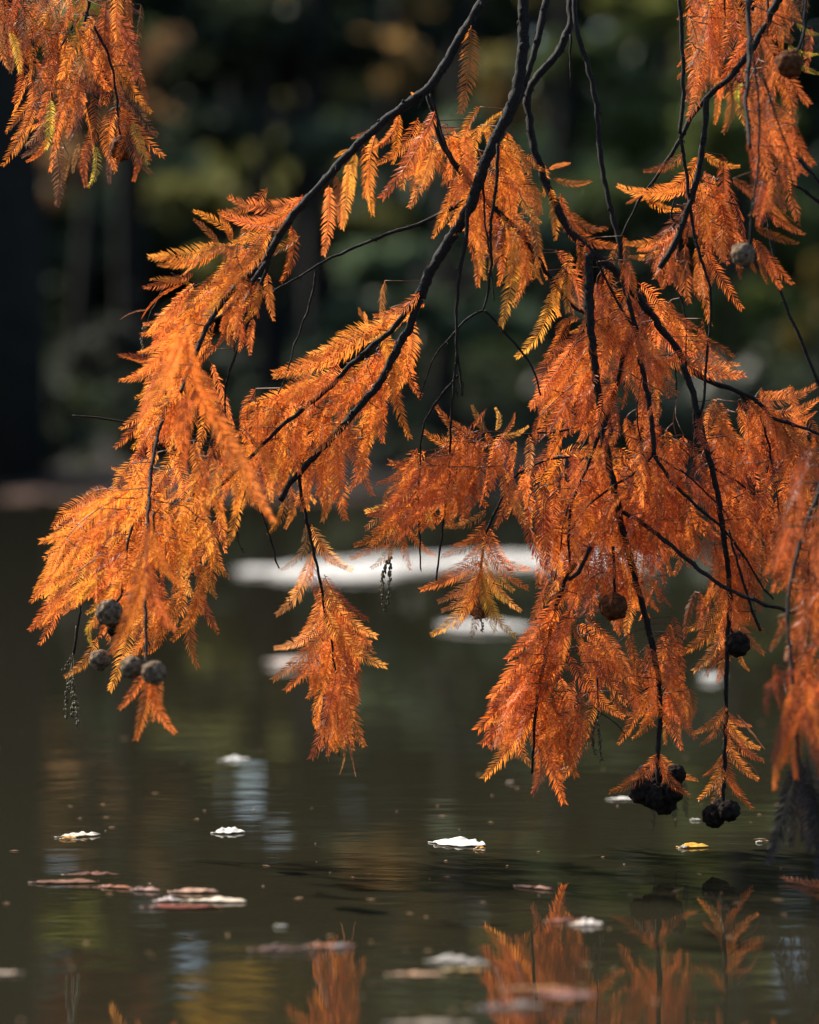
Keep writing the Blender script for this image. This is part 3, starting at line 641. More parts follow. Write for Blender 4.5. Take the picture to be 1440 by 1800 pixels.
Fb.stem([(1040, 960), (1020, 1000), (1000, 1020)], 7, 6, -.12)
Fb.stem([(1088, 895), (1130, 920), (1180, 960), (1235, 1005), (1280, 1035), (1340, 1060), (1420, 1085)], 7, 6, -.02, -.1)
Fb.stem([(1078, 960), (1080, 1000), (1081, 1048)], 5, 4, -.03)
Fb.stem([(1050, 460), (1080, 520), (1115, 580)], 4, 4, -.02)
Fb.stem([(1040, 760), (1010, 800), (960, 810), (905, 838), (880, 880), (858, 930), (846, 990), (843, 1048)], 4, 4, 0.02)
Fb.stem([(1040, 740), (1000, 755), (940, 762), (900, 765), (850, 770)], 4, 3, 0.02)
Fb.stem([(900, 800), (850, 825), (800, 850), (745, 855), (700, 900)], 3.5, 2.5, 0.03)
Fb.stem([(1020, 850), (995, 900), (985, 960), (975, 1020)], 3, 2, 0.0)
Fb.stem([(1050, 1190), (1052, 1250), (1050, 1262)], 3, 2, 0.0)
Fb.stem([(1160, 1200), (1130, 1215), (1100, 1240)], 3, 2, .01)
Fb.stem([(1052, 1250), (1080, 1270), (1100, 1290)], 1.6, 1, .01)
Fb.stem([(1185, 480), (1205, 560), (1206, 640)], 3, 2, .02)
Fb.stem([(1160, 560), (1185, 620), (1190, 700)], 3, 2, .04)
Fb.catkin([(1050, 1255), (1042, 1285), (1046, 1325)], 0, 6, .15).catkin([(1051, 1255), (1054, 1290), (1058, 1338)], 0, 6, .15)
Fb.catkin([(848, 1050), (846, 1080), (848, 1110)], 0, 4, .5)
sil = [(968, 332, 976, 424, .03), (985, 340, 1088, 432, -.24), (985, 345, 1070, 400, -.2), (965, 297, 1003, 287, 0), (972, 314, 1040, 318, -.08), (1005, 372, 1060, 405, -.1), (1000, 375, 1024, 412, -.1), (1015, 420, 1010, 490, 0), (1030, 430, 1025, 500, 0), (1085, 430, 1070, 500, 0),
       (1040, 570, 958, 672, .1), (1035, 560, 975, 610, .1), (1010, 600, 930, 718, .06), (1020, 620, 955, 700, .05), (1000, 650, 938, 722, 0), (1000, 690, 940, 770, .05), (1020, 560, 980, 600, 0), (1030, 540, 1000, 585, 0),
       (838, 764, 767, 712, .08), (856, 762, 830, 711, .05), (872, 758, 870, 716, -.1), (885, 762, 905, 725, -.1), (842, 780, 743, 757, .1), (836, 792, 683, 812, .12), (850, 775, 790, 800, .05), (880, 765, 930, 748, -.1), (850, 780, 800, 830, .1), (870, 780, 850, 850, .1), (905, 775, 890, 850, 0), (930, 765, 925, 850, 0), (850, 800, 780, 870, .05),
       (745, 815, 645, 905, .1), (740, 850, 640, 900, .08), (735, 800, 660, 850, .1), (725, 850, 640, 930, .05), (700, 905, 614, 982, .1), (705, 890, 620, 960, .08), (720, 880, 650, 960, .05), (705, 925, 722, 1003, -.04), (700, 930, 650, 1000, .08), (715, 925, 768, 978, -.1), (745, 860, 762, 932, -.04), (780, 850, 790, 930, 0), (810, 850, 815, 925, 0), (770, 840, 735, 900, .05),
       (855, 897, 780, 926, .18), (855, 915, 775, 978, .12), (852, 930, 790, 960, .1), (848, 955, 770, 1010, .1), (846, 985, 738, 1037, .05), (846, 1000, 790, 1050, .08), (858, 925, 905, 1000, -.12), (855, 940, 930, 1035, -.12), (852, 960, 935, 1000, -.15), (850, 975, 918, 1075, -.12), (900, 850, 870, 930, .05), (895, 860, 935, 930, -.05), (846, 995, 800, 1080, .08)]
for q in sil: Fb.spray(*q, z=Fb.r.uniform(-.03, .04), col=Fb.r.choice([ORG, PALE, RUST] if q[0] < 960 else [RUST, ORG]))
for q in [(843, 1008, 756, 1117, .08, AMB), (846, 1010, 775, 1075, .1, PALE), (847, 1022, 872, 1112, -.05, YGR), (848, 1015, 909, 1120, -.1, YGR), (846, 985, 768, 1058, .1, PALE), (848, 960, 800, 1020, .12, PALE), (844, 1000, 800, 1105, .05, AMB), (852, 950, 905, 1040, -.12, PALE), (846, 970, 880, 1050, -.1, ORG), (850, 930, 815, 985, .1, ORG), (848, 1005, 885, 1100, -.08, AMB), (845, 1020, 852, 1090, 0, RUST), (843, 1040, 828, 1122, .0, BROWN), (846, 1000, 895, 1060, -.15, YGR), (840, 1030, 815, 1090, 0, ORG)]:
    Fb.spray(*q[:5], z=-.01, col=q[5])
sil = [(975, 1080, 860, 1230, .05), (965, 1120, 836, 1286, .06), (955, 1180, 845, 1310, .05), (945, 1230, 849, 1370, .06), (985, 1050, 890, 1160, .05), (940, 1240, 895, 1320, .03), (938, 1290, 936, 1398, 0), (960, 1250, 992, 1414, -.04), (970, 1230, 1015, 1368, -.06), (985, 1190, 1035, 1300, -.06), (1000, 1150, 1060, 1250, -.06), (1030, 1180, 1100, 1262, -.08), (1040, 1150, 1105, 1240, -.05), (1000, 1250, 1000, 1340, 0), (1130, 1230, 1085, 1310, .05), (1150, 1240, 1110, 1300, .1),
       (1155, 1325, 1070, 1393, .15), (1155, 1330, 1095, 1370, .1), (1158, 1325, 1228, 1372, -.15), (1160, 1330, 1215, 1400, -.1), (1158, 1330, 1190, 1400, -.05), (1150, 1335, 1120, 1400, .05), (1160, 1335, 1165, 1400, 0), (1175, 1220, 1200, 1320, -.05), (1170, 1200, 1225, 1300, -.05), (1180, 1230, 1170, 1310, 0)]
for q in sil: Fb.spray(*q, z=Fb.r.uniform(-.03, .04), col=Fb.r.choice([RUST, RUST, ORG]))
for q in [(1147, 1410, 1146, 1462), (1186, 1390, 1189, 1454), (1204, 1375, 1209, 1438), (938, 1350, 935, 1402), (984, 1370, 993, 1418), (1170, 1380, 1180, 1420)]: Fb.spray(*q, z=0, col=DEAD)
Fb.fill([(1040, 480), (1100, 450), (1140, 500), (1200, 560), (1240, 580), (1290, 620), (1325, 662), (1260, 650), (1215, 650), (1190, 665), (1195, 715), (1150, 720), (1150, 790), (1000, 780), (935, 790), (945, 720), (970, 680), (1000, 620), (1035, 560)],
        [(980, 680, -.6, 1), (1060, 560, -.1, 1), (1180, 600, .6, .8), (1290, 640, .8, .7), (1120, 700, .1, 1), (1050, 740, -.2, 1)], (70, 110), 0.0029, (-.04, .1), (RUST, ORG, RUST, DRUST))
Fb.fill([(780, 775), (860, 745), (940, 770), (1150, 760), (1195, 715), (1220, 790), (1230, 870), (1200, 900), (1220, 960), (1180, 960), (1130, 925), (1110, 960), (1190, 1010), (1185, 1080), (1120, 1100), (1110, 1160), (1090, 1150), (1070, 1085), (1000, 1090), (930, 1110), (925, 1060), (935, 950), (905, 920), (860, 900), (800, 930), (740, 940), (690, 970), (640, 960), (650, 900), (700, 850)],
        [(700, 900, -.8, .8), (760, 860, -.4, 1), (850, 830, -.1, 1), (900, 900, .2, 1), (980, 900, -.2, 1), (1000, 1050, -.3, 1), (1100, 850, .2, 1), (1200, 850, .3, 1), (1140, 1040, .4, 1)], (70, 110), 0.0030, (-.05, .09), (RUST, ORG, ORG, RUST, DRUST))
Fb.fill([(1010, 1060), (1060, 1100), (1105, 1170), (1140, 1130), (1190, 1080), (1200, 1160), (1240, 1240), (1215, 1300), (1190, 1300), (1140, 1290), (1085, 1255), (1060, 1210), (1040, 1290), (1010, 1350), (985, 1380), (950, 1370), (935, 1330), (870, 1340), (850, 1290), (850, 1250), (900, 1170), (950, 1090)],
        [(880, 1250, -.7, 1), (950, 1200, -.4, 1), (990, 1320, .2, 1), (1060, 1180, .4, 1), (1180, 1180, .4, 1), (1130, 1250, 0, 1)], (75, 115), 0.0027, (-.05, .05), (RUST, RUST, ORG, DRUST))
Fb.cone(845, 1066, 42, 0.01, M_cone_rust, (843, 1040)).cone(1079, 1066, 46, -.04, M_cone_rust, (1081, 1040))
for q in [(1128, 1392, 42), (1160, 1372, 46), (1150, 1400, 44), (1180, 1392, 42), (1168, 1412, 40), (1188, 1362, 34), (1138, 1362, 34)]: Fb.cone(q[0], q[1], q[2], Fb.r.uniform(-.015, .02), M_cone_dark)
Fb.stem([(1155, 1340), (1158, 1385)], 8, 6, 0, net=False)
Fb.flush()

# ---- 5 dark bare-stemmed branch E crossing the right mass
E = Bough('cypress_branch', 'slim dark branch curving from the top edge down to a fork amid rust foliage', (1010, -30))
E.stem([(1012, -50), (1010, 20), (1020, 75), (1038, 130), (1050, 200), (1056, 280), (1072, 360), (1090, 430), (1098, 500), (1118, 580), (1132, 660), (1146, 740), (1150, 800)], 8, 8, .03, -.03, name='stem')
E.stem([(1148, 800), (1120, 830), (1085, 850), (1040, 885), (1005, 930)], 4, 2.5, -.03)
E.stem([(1150, 800), (1185, 850), (1220, 885), (1270, 930), (1310, 980), (1340, 1030), (1360, 1055)], 6, 3, -.03)
E.stem([(1152, 800), (1200, 830), (1245, 870), (1275, 900)], 4, 2, -.02)
E.stem([(1280, 930), (1300, 1000), (1325, 1080), (1338, 1110)], 3.5, 5, -.05)
E.stem([(1130, 655), (1120, 720), (1130, 800)], 3, 2, .02)
E.fill([(1110, 700), (1160, 700), (1185, 790), (1250, 880), (1330, 960), (1345, 1080), (1300, 1020), (1240, 1000), (1180, 1020), (1120, 1010), (1060, 960), (1010, 960), (1060, 880), (1110, 820)],
       [(1050, 920, -.6, 1), (1140, 850, .1, 1), (1250, 960, .3, 1), (1320, 1020, .3, 1), (1160, 960, .1, 1)], (70, 105), 0.0024, (-.02, .1), (RUST, ORG, DRUST))
E.flush()

# ---- 6 top right branch H
H = Bough('cypress_branch', 'tapering dark branch crossing the top right corner with arched open sprays under it', (1375, -20))
H.stem([(1390, -50), (1368, 0), (1345, 45), (1315, 95), (1285, 135), (1250, 165), (1215, 205), (1198, 240), (1180, 270), (1155, 310), (1125, 350), (1108, 385), (1092, 415)], 13, 3, 0.0, .02, name='stem')
H.stem([(1243, 172), (1240, 220), (1232, 280), (1222, 330), (1205, 380), (1185, 430), (1160, 472)], 10, 9, -.02, name='stem')
H.stem([(1196, -50), (1195, 0), (1200, 90), (1201, 180), (1196, 235)], 7, 6, -.02, name='stem')
H.stem([(1196, 235), (1205, 290), (1216, 380), (1225, 430), (1238, 470), (1249, 510), (1250, 560), (1243, 620), (1238, 700), (1230, 730)], 6, 4, -.02, -.02)
H.stem([(1275, -50), (1274, 0), (1275, 80)], 4, 3, .03)
H.stem([(1352, -50), (1350, 20), (1350, 80)], 4, 3, .03)
H.stem([(1412, -50), (1413, 0), (1412, 90)], 5, 3, .0)
H.stem([(1222, 330), (1260, 350), (1300, 360)], 4, 2, .02)
H.stem([(1200, 395), (1180, 380), (1190, 340)], 4, 2, .02)
sil = [(1230, 270, 1108, 332, .24), (1205, 265, 1130, 300, .15), (1237, 268, 1302, 292, -.12), (1205, 335, 1084, 325, .08), (1210, 330, 1150, 325, .05), (1135, 345, 1198, 368, -.1), (1130, 342, 1100, 358, .05), (1190, 402, 1097, 427, .1), (1185, 410, 1120, 440, .1), (1160, 440, 1105, 450, .1),
       (1240, 105, 1208, 213, .06), (1225, 90, 1205, 180, .03), (1275, 130, 1271, 236, 0), (1262, 160, 1256, 220, 0), (1295, 140, 1311, 222, -.06), (1215, 20, 1190, 35, 0), (1205, 85, 1190, 118, .1), (1205, 125, 1191, 140, 0), (1240, 300, 1302, 425, -.06), (1245, 320, 1290, 380, -.05), (1240, 350, 1255, 430, 0), (1235, 360, 1225, 430, 0), (1245, 400, 1250, 460, -.05),
       (1245, 445, 1307, 545, -.05), (1225, 430, 1250, 575, -.04), (1205, 430, 1212, 535, -.03), (1225, 470, 1240, 520, 0), (1180, 450, 1200, 520, 0)]
for q in sil: H.spray(*q, z=H.r.uniform(-.03, .04), col=H.r.choice([ORG, RUST]))
H.fill([(1198, -60), (1440, -60), (1440, 10), (1390, 90), (1350, 160), (1320, 150), (1300, 150), (1275, 200), (1245, 160), (1215, 190), (1205, 100)],
       [(1220, 100, -.2, 1), (1290, 80, 0, 1), (1380, 20, .3, 1), (1320, 0, 0, 1)], (80, 115), 0.0026, (0, .12), (RUST, ORG, RUST, BROWN))
H.fill([(1215, 320), (1250, 310), (1300, 370), (1320, 440), (1300, 480), (1270, 470), (1250, 440), (1245, 540), (1215, 520), (1170, 520), (1120, 460), (1110, 430), (1170, 420), (1195, 370)],
       [(1250, 350, .4, 1), (1290, 430, .5, 1), (1220, 470, .15, 1), (1150, 440, -.8, .4)], (65, 100), 0.0028, (-.02, .1), (RUST, ORG, DRUST))
H.spray(1305, 145, 1300, 190, 0, z=-.03, col=(.6, .55, .05))
H.flush()

# ---- 7 darker branch K on the far right, out of focus
K = Bough('cypress_branch', 'dim out-of-focus cypress branch at the upper right edge with brown cones', (1320, -20))
K.stem([(1318, -50), (1316, 0), (1318, 90), (1312, 180), (1320, 260)], 9, 6, -.1, -.25, name='stem')
K.stem([(1312, 0), (1325, 100), (1335, 200), (1332, 300), (1322, 370), (1318, 430)], 4, 3, -.25)
K.stem([(1340, 130), (1370, 220), (1400, 300)], 4, 2, -.25)
K.stem([(1420, -50), (1412, 60), (1395, 105)], 5, 4, -.2)
K.stem([(1365, 235), (1400, 275), (1445, 325)], 3, 5, .0, name='twig')
K.stem([(1385, 318), (1415, 335), (1450, 362)], 5, 6, .05)
K.stem([(1340, 300), (1350, 390), (1362, 460), (1372, 510), (1385, 545), (1405, 590), (1425, 640), (1445, 685)], 3, 6, .0)
K.fill([(1330, 90), (1380, 110), (1420, 60), (1445, 20), (1445, 130), (1400, 135), (1430, 200), (1410, 215), (1420, 290), (1440, 300), (1400, 320), (1390, 375), (1420, 420), (1350, 400), (1300, 420), (1290, 350), (1320, 300), (1310, 200)],
       [(1400, 60, .2, 1), (1380, 180, .6, 1), (1400, 280, .5, 1), (1370, 350, .6, .9), (1320, 330, .1, 1), (1330, 150, .1, 1)], (75, 110), 0.0016, (-.22, -.04), (DRUST, RUST, DRUST))
for q in [(1340, 60, 1425, 185), (1350, 170, 1432, 292), (1375, 262, 1421, 308), (1340, 330, 1392, 367), (1350, 370, 1416, 412), (1330, 400, 1405, 428), (1325, 420, 1395, 500), (1340, 430, 1375, 508), (1335, 440, 1350, 500), (1300, 440, 1303, 492), (1312, 440, 1330, 480)]:
    K.spray(*q, -.05, z=-.14, col=K.r.choice([DRUST, RUST]))
for q in [(1385, 80, 1440, 95), (1400, 40, 1445, 60), (1390, 95, 1445, 130)]: K.spray(*q, -.1, z=0, col=YGR)
K.cone(1306, 447, 40, -.22, M_cone, (1318, 425)).cone(1388, 112, 46, -.2, M_cone_rust)
K.flush()

# ---- 8 right hanging shoot L
Lb = Bough('cypress_branch', 'long plumb shoot right of the black cone clump, ending in two dark cones', (1215, 660))
Lb.stem([(1200, 640), (1218, 690), (1232, 750), (1248, 810), (1262, 870), (1272, 940), (1280, 1000), (1283, 1060), (1279, 1140), (1276, 1250), (1274, 1330), (1270, 1425)], 10, 6, -.02, 0, name='stem')
Lb.stem([(1220, 700), (1222, 780), (1218, 830)], 5, 4, .02)
Lb.stem([(1300, 690), (1340, 740), (1360, 830), (1370, 900)], 5, 2, .02)
Lb.stem([(1276, 900), (1300, 960), (1320, 1030)], 3, 2, .02)
Lb.stem([(1250, 820), (1300, 850), (1340, 880)], 4, 2, .02)
sil = [(1330, 700, 1436, 676, -.12), (1360, 725, 1442, 698, -.12), (1340, 690, 1395, 680, -.15), (1390, 740, 1436, 722, -.1), (1395, 735, 1420, 765, 0), (1405, 760, 1350, 850, .08), (1400, 780, 1355, 870, .05), (1440, 780, 1380, 860, .08), (1445, 800, 1390, 850, .05), (1260, 770, 1310, 830, -.06), (1255, 760, 1300, 790, -.08),
       (1275, 1250, 1322, 1276, -.15), (1276, 1262, 1338, 1316, -.1), (1276, 1275, 1345, 1338, -.08), (1275, 1290, 1335, 1372, -.08), (1275, 1285, 1300, 1340, -.08), (1273, 1320, 1325, 1425, -.1), (1272, 1325, 1226, 1408, .1), (1272, 1325, 1235, 1365, .12), (1272, 1350, 1305, 1400, -.05), (1272, 1350, 1250, 1412, .05), (1276, 1250, 1230, 1310, .1), (1276, 1240, 1215, 1290, .08), (1270, 1340, 1270, 1405, 0),
       (1282, 1050, 1192, 1150, .1), (1282, 1070, 1218, 1180, .08), (1280, 1080, 1240, 1190, .05), (1282, 1040, 1200, 1110, .12), (1280, 1080, 1262, 1200, .02), (1282, 1050, 1345, 1150, -.12), (1300, 1140, 1318, 1180, -.1), (1283, 1030, 1345, 1110, -.1)]
for q in sil: Lb.spray(*q, z=Lb.r.uniform(-.03, .03), col=Lb.r.choice([ORG, RUST, PALE] if 1000 < q[1] < 1200 else [ORG, RUST]))
for q in [(1295, 1255, 1345, 1318), (1290, 1280, 1343, 1338), (1300, 1330, 1337, 1372)]: Lb.spray(*q, -.05, z=0, col=BROWN, narrow=True)
Lb.fill([(1235, 705), (1300, 690), (1350, 705), (1385, 750), (1370, 830), (1345, 870), (1350, 960), (1345, 1060), (1330, 1110), (1260, 1130), (1200, 1130), (1210, 1060), (1270, 990), (1240, 930), (1215, 900), (1245, 850), (1225, 780)],
        [(1300, 760, .3, 1), (1360, 780, 0, 1), (1240, 860, -.1, 1), (1310, 900, .3, 1), (1240, 1080, -.6, 1), (1320, 1060, .4, 1)], (70, 110), 0.0029, (-.02, .1), (RUST, ORG, DRUST, RUST))
Lb.fill([(1310, 690), (1380, 700), (1440, 690), (1450, 800), (1440, 900), (1400, 1000), (1350, 1040), (1330, 960), (1350, 880), (1340, 800)],
        [(1360, 760, .2, 1), (1420, 760, .3, .8), (1380, 900, -.3, 1), (1350, 980, 0, 1)], (75, 110), 0.0024, (0, .12), (RUST, ORG, DRUST))
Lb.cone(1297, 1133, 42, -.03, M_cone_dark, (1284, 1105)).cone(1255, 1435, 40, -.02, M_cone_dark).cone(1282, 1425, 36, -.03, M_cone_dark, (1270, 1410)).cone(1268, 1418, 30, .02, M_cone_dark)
Lb.flush()

# ---- 9 blurred right foreground branch Q
Q = Bough('cypress_branch', 'blurred branch down the right edge whose lowest sprays have withered black', (1460, 640))
Q.stem([(1480, 640), (1470, 760), (1440, 860), (1415, 930), (1395, 1000), (1385, 1080), (1392, 1180), (1400, 1280), (1408, 1380)], 7, 5, -.2, -.4, name='stem')
Q.stem([(1440, 860), (1425, 960), (1418, 1050)], 4, 3, -.1)
Q.stem([(1470, 800), (1450, 930), (1430, 1040), (1420, 1130), (1422, 1180)], 4, 3, -.1)
Q.fill([(1400, 800), (1445, 780), (1480, 900), (1480, 1320), (1400, 1290), (1345, 1250), (1350, 1100), (1340, 1000), (1375, 900)],
       [(1380, 950, -.3, 1), (1440, 1000, 0, 1), (1370, 1180, -.2, 1), (1430, 1250, .1, 1)], (80, 120), 0.0018, (-.34, -.14), (DRUST, DRUST, RUST, DRUST))
Q.fill([(1400, 830), (1460, 800), (1470, 1100), (1400, 1080), (1365, 1000), (1360, 920)], [(1400, 900, -.4, 1), (1430, 1000, .1, 1)], (75, 105), 0.0030, (-.1, .05), (RUST, ORG))
for q in [(1410, 1220, 1360, 1340), (1405, 1260, 1362, 1390), (1400, 1180, 1350, 1260), (1410, 1250, 1400, 1370), (1415, 1240, 1445, 1370), (1400, 1200, 1380, 1340), (1420, 1200, 1460, 1330)]: Q.spray(*q, 0, z=-.38, col=Q.r.choice([RUST, DRUST]))
for q in [(1395, 1350, 1352, 1500), (1436, 1390, 1452, 1530), (1395, 1340, 1365, 1450), (1412, 1350, 1420, 1500), (1395, 1350, 1348, 1522), (1405, 1340, 1392, 1490), (1410, 1340, 1412, 1480), (1418, 1330, 1445, 1530), (1405, 1350, 1375, 1440), (1425, 1380, 1436, 1545)]: Q.spray(*q, .02, z=-.27, col=DEAD)
Q.flush()

# ------------------------------------------------------------------ floating leaves
def leaf_mesh(L, Wd, curl, seed, lobes=0.0, tipcurl=0.0):
    """a leaf of real size with a midrib, a stalk and turned-up edges, lying along x"""
    r = random.Random(seed); n = 16; V = []; F = []; m = 7
    for i in range(n + 1):
        t = i / n; w = math.sin(math.pi * min(1, t * 0.98 + 0.01)) ** 0.75 * (1 - 0.3 * t)
        w *= 1 + lobes * math.sin(t * 22 + seed) + 0.3 * mnoise.noise(Vector((t * 8, seed, 0)))
        for j in range(m):
            s = (j / (m - 1)) * 2 - 1
            y = s * w * Wd * .5
            z = curl * 0.42 * (0.5 + 0.5 * s) ** 1.3 * w * (1 + 0.8 * mnoise.noise(Vector((t * 7, seed, 4)))) + tipcurl * (t - .5) ** 2 * 4 + 0.0022 * mnoise.noise(Vector((t * 6, s * 2, seed))) - 0.0006 * (1 - abs(s))
            V.append((L * (t - .5), y, max(0.0, z) + 0.0012))
    for i in range(n):
        for j in range(m - 1):
            a = i * m + j; F.append((a, a + 1, a + m + 1, a + m))
    me = bpy.data.meshes.new('floating_leaf')
    bm_ = MB(); bm_.tube([Vector((-L * .64, 0.003, .0008)), Vector((-L * .56, .001, .0009)), Vector((-L * .3, 0, .0012)), Vector((L * .35, 0, .0012))], [0.0004, .0005, .0005, .0003], 5)
    b = len(V); V += [tuple(v) for v in bm_.v]; F += [tuple(q + b for q in f) for f in bm_.f]
    me.from_pydata(V, [], F)
    for p in me.polygons: p.use_smooth = True
    me.materials.append(M_float)
    mod = None
    return me
GLARE_WHITE = (0.80, 0.77, 0.70); LBROWN = (0.30, 0.15, 0.09); LRED = (0.22, 0.06, 0.035); LYEL = (0.72, 0.36, 0.04); LPALE = (0.62, 0.45, 0.33)  # the near-white puts the sun glare on the leaves into their colour
def fleaf(px, py, wpx, label, col=GLARE_WHITE, ang=0.0, asp=0.4, curl=.004, tip=.0, lobes=.03, tilt=None, z=0.0, yaw=None):
    c = W(px, py); d = c.y; L = wpx / FPX * d
    me = leaf_mesh(L / max(.3, math.cos(yaw or 0)), L * asp, curl, px * 0.37 + py, lobes, tip)
    o = link('floating_leaf', me); o.location = (c.x, c.y, z); o.rotation_euler = (tilt if tilt is not None else 0.0, 0, yaw if yaw is not None else R.uniform(-.3, .3))
    o.color = (*col, 1)
    so_ = o.modifiers.new('thickness', 'SOLIDIFY'); so_.thickness = 0.00025
    tag(o, label, 'leaf', 'fallen leaves floating on the pond'); return o
fleaf(808, 1486, 90, 'large white leaf with an orange tip floating alone left of centre, below the tasselled branch', GLARE_WHITE, yaw=-.5, asp=.7, curl=.012, tip=.001, lobes=.06)
fleaf(845, 1494, 18, 'small orange leaf end touching the large white floating leaf', LYEL, yaw=.2, asp=.6, curl=.005)
fleaf(142, 1471, 66, 'narrow cream leaf with yellowish stalk floating at the lower left', (.8, .72, .58), yaw=.45, asp=.4, curl=.006)
fleaf(122, 1476, 26, 'tiny yellow leaf at the stalk end of the narrow cream leaf', LYEL, yaw=.2, asp=.4, curl=.004)
fleaf(405, 1465, 52, 'white curled leaf beside the pale sky reflection', GLARE_WHITE, yaw=.2, asp=.7, curl=.011, lobes=.1)
fleaf(415, 1337, 46, 'small blurred white leaf above the pale sky reflection', GLARE_WHITE, yaw=.3, asp=.5, curl=.008)
fleaf(1098, 1406, 50, 'white sliver of a leaf just left of the black cone clump', GLARE_WHITE, yaw=.05, asp=.5, curl=.004)
fleaf(1221, 1490, 50, 'golden yellow leaf with white edges floating below the dark cone pair', (.75, .42, .05), yaw=.05, asp=.55, curl=.007, lobes=.05)
fleaf(1203, 1492, 12, 'white scrap at the stalk end of the golden floating leaf', GLARE_WHITE, yaw=.6, asp=.6, curl=.005)
fleaf(1224, 1443, 16, 'tiny white fleck between the two cone clumps', GLARE_WHITE, yaw=0, asp=.25, curl=.002)
fleaf(1336, 1482, 10, 'tiny white fleck right of the golden leaf', GLARE_WHITE, yaw=0, asp=.3, curl=.002)
fleaf(898, 1377, 11, 'tiny pale fleck under the left-slanting sprays', LPALE, yaw=0, asp=.4, curl=.002)
fleaf(345, 1570, 80, 'tan leaf with orange end at the back of the lower left leaf raft', (.6, .36, .24), yaw=-.05, asp=0.22, curl=.006)
fleaf(382, 1586, 105, 'long cream leaf with pointed tip at the right of the lower left leaf raft', (.78, .66, .5), yaw=-.12, asp=0.19, curl=.006)
fleaf(328, 1597, 130, 'wide dull red leaf at the front of the lower left leaf raft', LRED, yaw=0, asp=0.25, curl=.004)
fleaf(298, 1585, 44, 'small whitish leaf inside the lower left leaf raft', (.7, .58, .5), yaw=.2, asp=0.31, curl=.006)
fleaf(258, 1567, 50, 'pinkish brown leaf linking the raft to the litter on its left', (.5, .3, .24), yaw=-.2, asp=0.25, curl=.006)
fleaf(208, 1562, 60, 'thin rust leaf trailing left of the leaf raft', (.45, .16, .08), yaw=-.35, asp=0.15, curl=.004)
fleaf(120, 1553, 110, 'long brown leaf at the left end of the floating litter', LBROWN, yaw=.05, asp=0.20, curl=.005)
fleaf(165, 1547, 90, 'thin dark brown leaf lying over the long brown leaf', (.3, .14, .09), yaw=.08, asp=0.12, curl=.005, z=.004)
fleaf(493, 1672, 90, 'pinkish brown leaf of the blurred strip in front of the reflected tassel', (.28, .16, .12), yaw=.02, asp=0.15, curl=.006)
fleaf(585, 1667, 80, 'pale greyish leaf at the right end of the blurred strip', (.38, .29, .25), yaw=.05, asp=0.15, curl=.006)
fleaf(562, 1673, 40, 'small rust leaf overlapping the pale greyish one', (.5, .2, .1), yaw=-.1, asp=0.31, curl=.006, z=.003)
fleaf(795, 1692, 76, 'blurred white crinkled leaf near the bottom centre', (.48, .43, .36), yaw=.0, asp=0.31, curl=.01, lobes=.1)
fleaf(838, 1697, 50, 'blurred cream leaf right of the crinkled white one', (.5, .42, .34), yaw=-.1, asp=0.25, curl=.008)
fleaf(735, 1716, 90, 'tan leaf in front of the crinkled white one', (.55, .34, .2), yaw=-.05, asp=0.25, curl=.003)
fleaf(820, 1708, 80, 'olive yellow leaf under the crinkled white one', (.5, .34, .12), yaw=.05, asp=0.25, curl=.001)
fleaf(1035, 1627, 52, 'blurred cream leaf above the mirrored black cones', (.8, .7, .6), yaw=0, asp=0.37, curl=.009)
fleaf(995, 1621, 60, 'thin rust leaf pointing left from the cream one above the mirrored cones', (.4, .17, .11), yaw=.1, asp=0.12, curl=.004)
fleaf(943, 1563, 66, 'thin slanting rust leaf below and right of the large white leaf', (.45, .22, .15), yaw=-.6, asp=0.12, curl=.003)
fleaf(995, 1750, 100, 'large blurred rust brown leaf at the bottom, right of centre', (.28, .11, .07), yaw=-.1, asp=0.25, curl=.006)
fleaf(950, 1741, 110, 'blurred orange brown leaf behind the large rust one', (.55, .26, .1), yaw=.1, asp=0.15, curl=.004)
fleaf(870, 1776, 60, 'blurred greyish white leaf at the bottom beside the rust one', (.26, .2, .16), yaw=.1, asp=0.25, curl=.009)
fleaf(925, 1772, 60, 'small blurred silvery leaf between the bottom leaves', (.3, .25, .2), yaw=-.1, asp=0.25, curl=.009)
fleaf(1010, 1765, 90, 'blurred pinkish leaf lapping the front of the large rust one', (.32, .17, .13), yaw=0, asp=0.19, curl=.006, z=.004)
fleaf(765, 1804, 140, 'blurred pale tan leaf cut by the bottom edge', (.38, .30, .22), yaw=0, asp=0.22, curl=.004)
fleaf(12, 1714, 60, 'pale blurred leaf cut by the left edge', (.62, .48, .36), yaw=0, asp=0.25, curl=.004)
fleaf(495, 1631, 22, 'tiny pale leaf above the blurred strip', (.5, .48, .4), yaw=0, asp=0.19, curl=.003)
# a shed spray floating at the right edge
fs = empty('fallen_spray', W(1420, 1546)); tag(fs, 'shed rust needle spray floating at the right edge', 'leaf spray')
for x0, y0, x1, y1 in [(1490, 1556, 1372, 1541), (1480, 1548, 1395, 1545), (1460, 1560, 1410, 1552)]:
    Bp, Tp = W(x0, y0, .006), W(x1, y1, .004); d = Tp - Bp; L = d.length; x = d / L; n = (Vector((0, 0, 1)) - x * x.z).normalized(); y = n.cross(x)
    o = bpy.data.objects.new('leaf_spray', SPR[(.04, 0)][0]); COL.objects.link(o); o.parent = fs; o.matrix_parent_inverse = Matrix.Translation(-fs.location)
    o.matrix_basis = Matrix(((x.x * L, y.x * L, n.x * L, Bp.x), (x.y * L, y.y * L, n.y * L, Bp.y), (x.z * L, y.z * L, n.z * L, Bp.z), (0, 0, 0, 1))); o.color = (.5, .17, .07, 1)

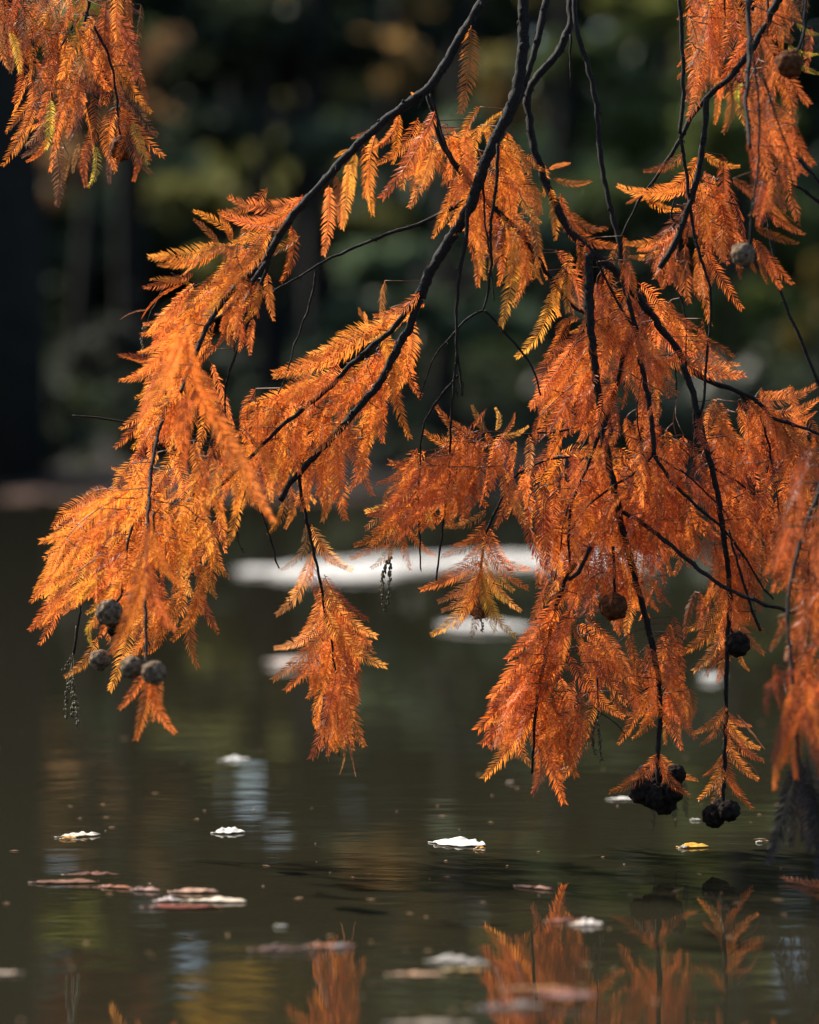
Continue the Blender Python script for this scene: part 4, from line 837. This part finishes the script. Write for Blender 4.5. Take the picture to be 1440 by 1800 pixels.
# rafts of pale leaves farther out, too many and too blurred to tell apart
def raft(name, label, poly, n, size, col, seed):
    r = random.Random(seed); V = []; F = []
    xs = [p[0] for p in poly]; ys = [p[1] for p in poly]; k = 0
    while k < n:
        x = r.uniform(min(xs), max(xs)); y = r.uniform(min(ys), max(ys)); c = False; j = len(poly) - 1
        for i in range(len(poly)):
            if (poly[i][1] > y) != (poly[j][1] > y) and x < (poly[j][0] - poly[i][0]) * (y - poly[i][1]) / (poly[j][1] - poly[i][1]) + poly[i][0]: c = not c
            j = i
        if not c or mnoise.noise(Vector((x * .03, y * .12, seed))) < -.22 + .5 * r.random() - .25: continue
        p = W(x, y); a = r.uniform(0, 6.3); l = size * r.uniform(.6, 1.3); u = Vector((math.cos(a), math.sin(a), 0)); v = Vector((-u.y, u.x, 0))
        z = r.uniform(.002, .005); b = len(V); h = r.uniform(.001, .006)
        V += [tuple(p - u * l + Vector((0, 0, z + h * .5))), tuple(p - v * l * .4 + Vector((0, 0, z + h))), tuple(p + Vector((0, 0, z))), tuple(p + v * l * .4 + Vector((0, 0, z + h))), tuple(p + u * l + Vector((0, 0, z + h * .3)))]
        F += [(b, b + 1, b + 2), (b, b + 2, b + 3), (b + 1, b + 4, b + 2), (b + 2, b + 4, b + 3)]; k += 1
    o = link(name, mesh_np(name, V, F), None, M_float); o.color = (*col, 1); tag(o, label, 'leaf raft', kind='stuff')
raft('floating_leaves', 'wide sunlit raft of pale fallen leaves drifting in mid pond', [(415, 1000), (470, 1004), (560, 994), (690, 984), (900, 978), (1110, 976), (1135, 984), (1130, 998), (1050, 1001), (860, 998), (720, 1003), (650, 1020), (520, 1020), (450, 1012)], 1500, .045, (.86, .83, .78), 1)  # pale colour of the sunlit rafts also carries the sun glare
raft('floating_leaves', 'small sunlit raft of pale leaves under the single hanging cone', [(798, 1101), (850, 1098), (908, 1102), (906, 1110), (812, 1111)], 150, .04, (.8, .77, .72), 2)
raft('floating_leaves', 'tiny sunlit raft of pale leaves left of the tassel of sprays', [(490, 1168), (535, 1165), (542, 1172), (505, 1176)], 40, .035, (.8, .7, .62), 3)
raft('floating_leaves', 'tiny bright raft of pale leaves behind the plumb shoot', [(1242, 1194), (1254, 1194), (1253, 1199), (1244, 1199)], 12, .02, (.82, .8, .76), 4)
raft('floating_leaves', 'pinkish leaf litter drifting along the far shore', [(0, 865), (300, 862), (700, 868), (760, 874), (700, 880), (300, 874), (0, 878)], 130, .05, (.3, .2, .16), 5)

# flecks of shed needles and dust on the water
rq = random.Random(11); V = []; F = []
for i in range(170):
    px, py = rq.uniform(-20, 1460), 1060 + 760 * rq.random() ** 0.8
    p = W(px, py); a = rq.uniform(0, 6.3); l = rq.choice((.0012, .0018, .004, .006)) * rq.uniform(.7, 1.2); u = Vector((math.cos(a), math.sin(a), 0)); v = Vector((-u.y, u.x, 0)); b = len(V)
    w = min(l, .0011); h = Vector((0, 0, .0012)); k = Vector((0, 0, .0004))
    V += [tuple(p - u * l + k), tuple(p - v * w + h), tuple(p + u * l + k * 2), tuple(p + v * w + h)]; F.append((b, b + 1, b + 2, b + 3))
o = link('needle_debris', mesh_np('needle_debris', V, F), None, M_float); o.color = (.42, .26, .15, 1)
tag(o, 'flecks of shed needles and dust scattered over the water', 'debris', kind='stuff')
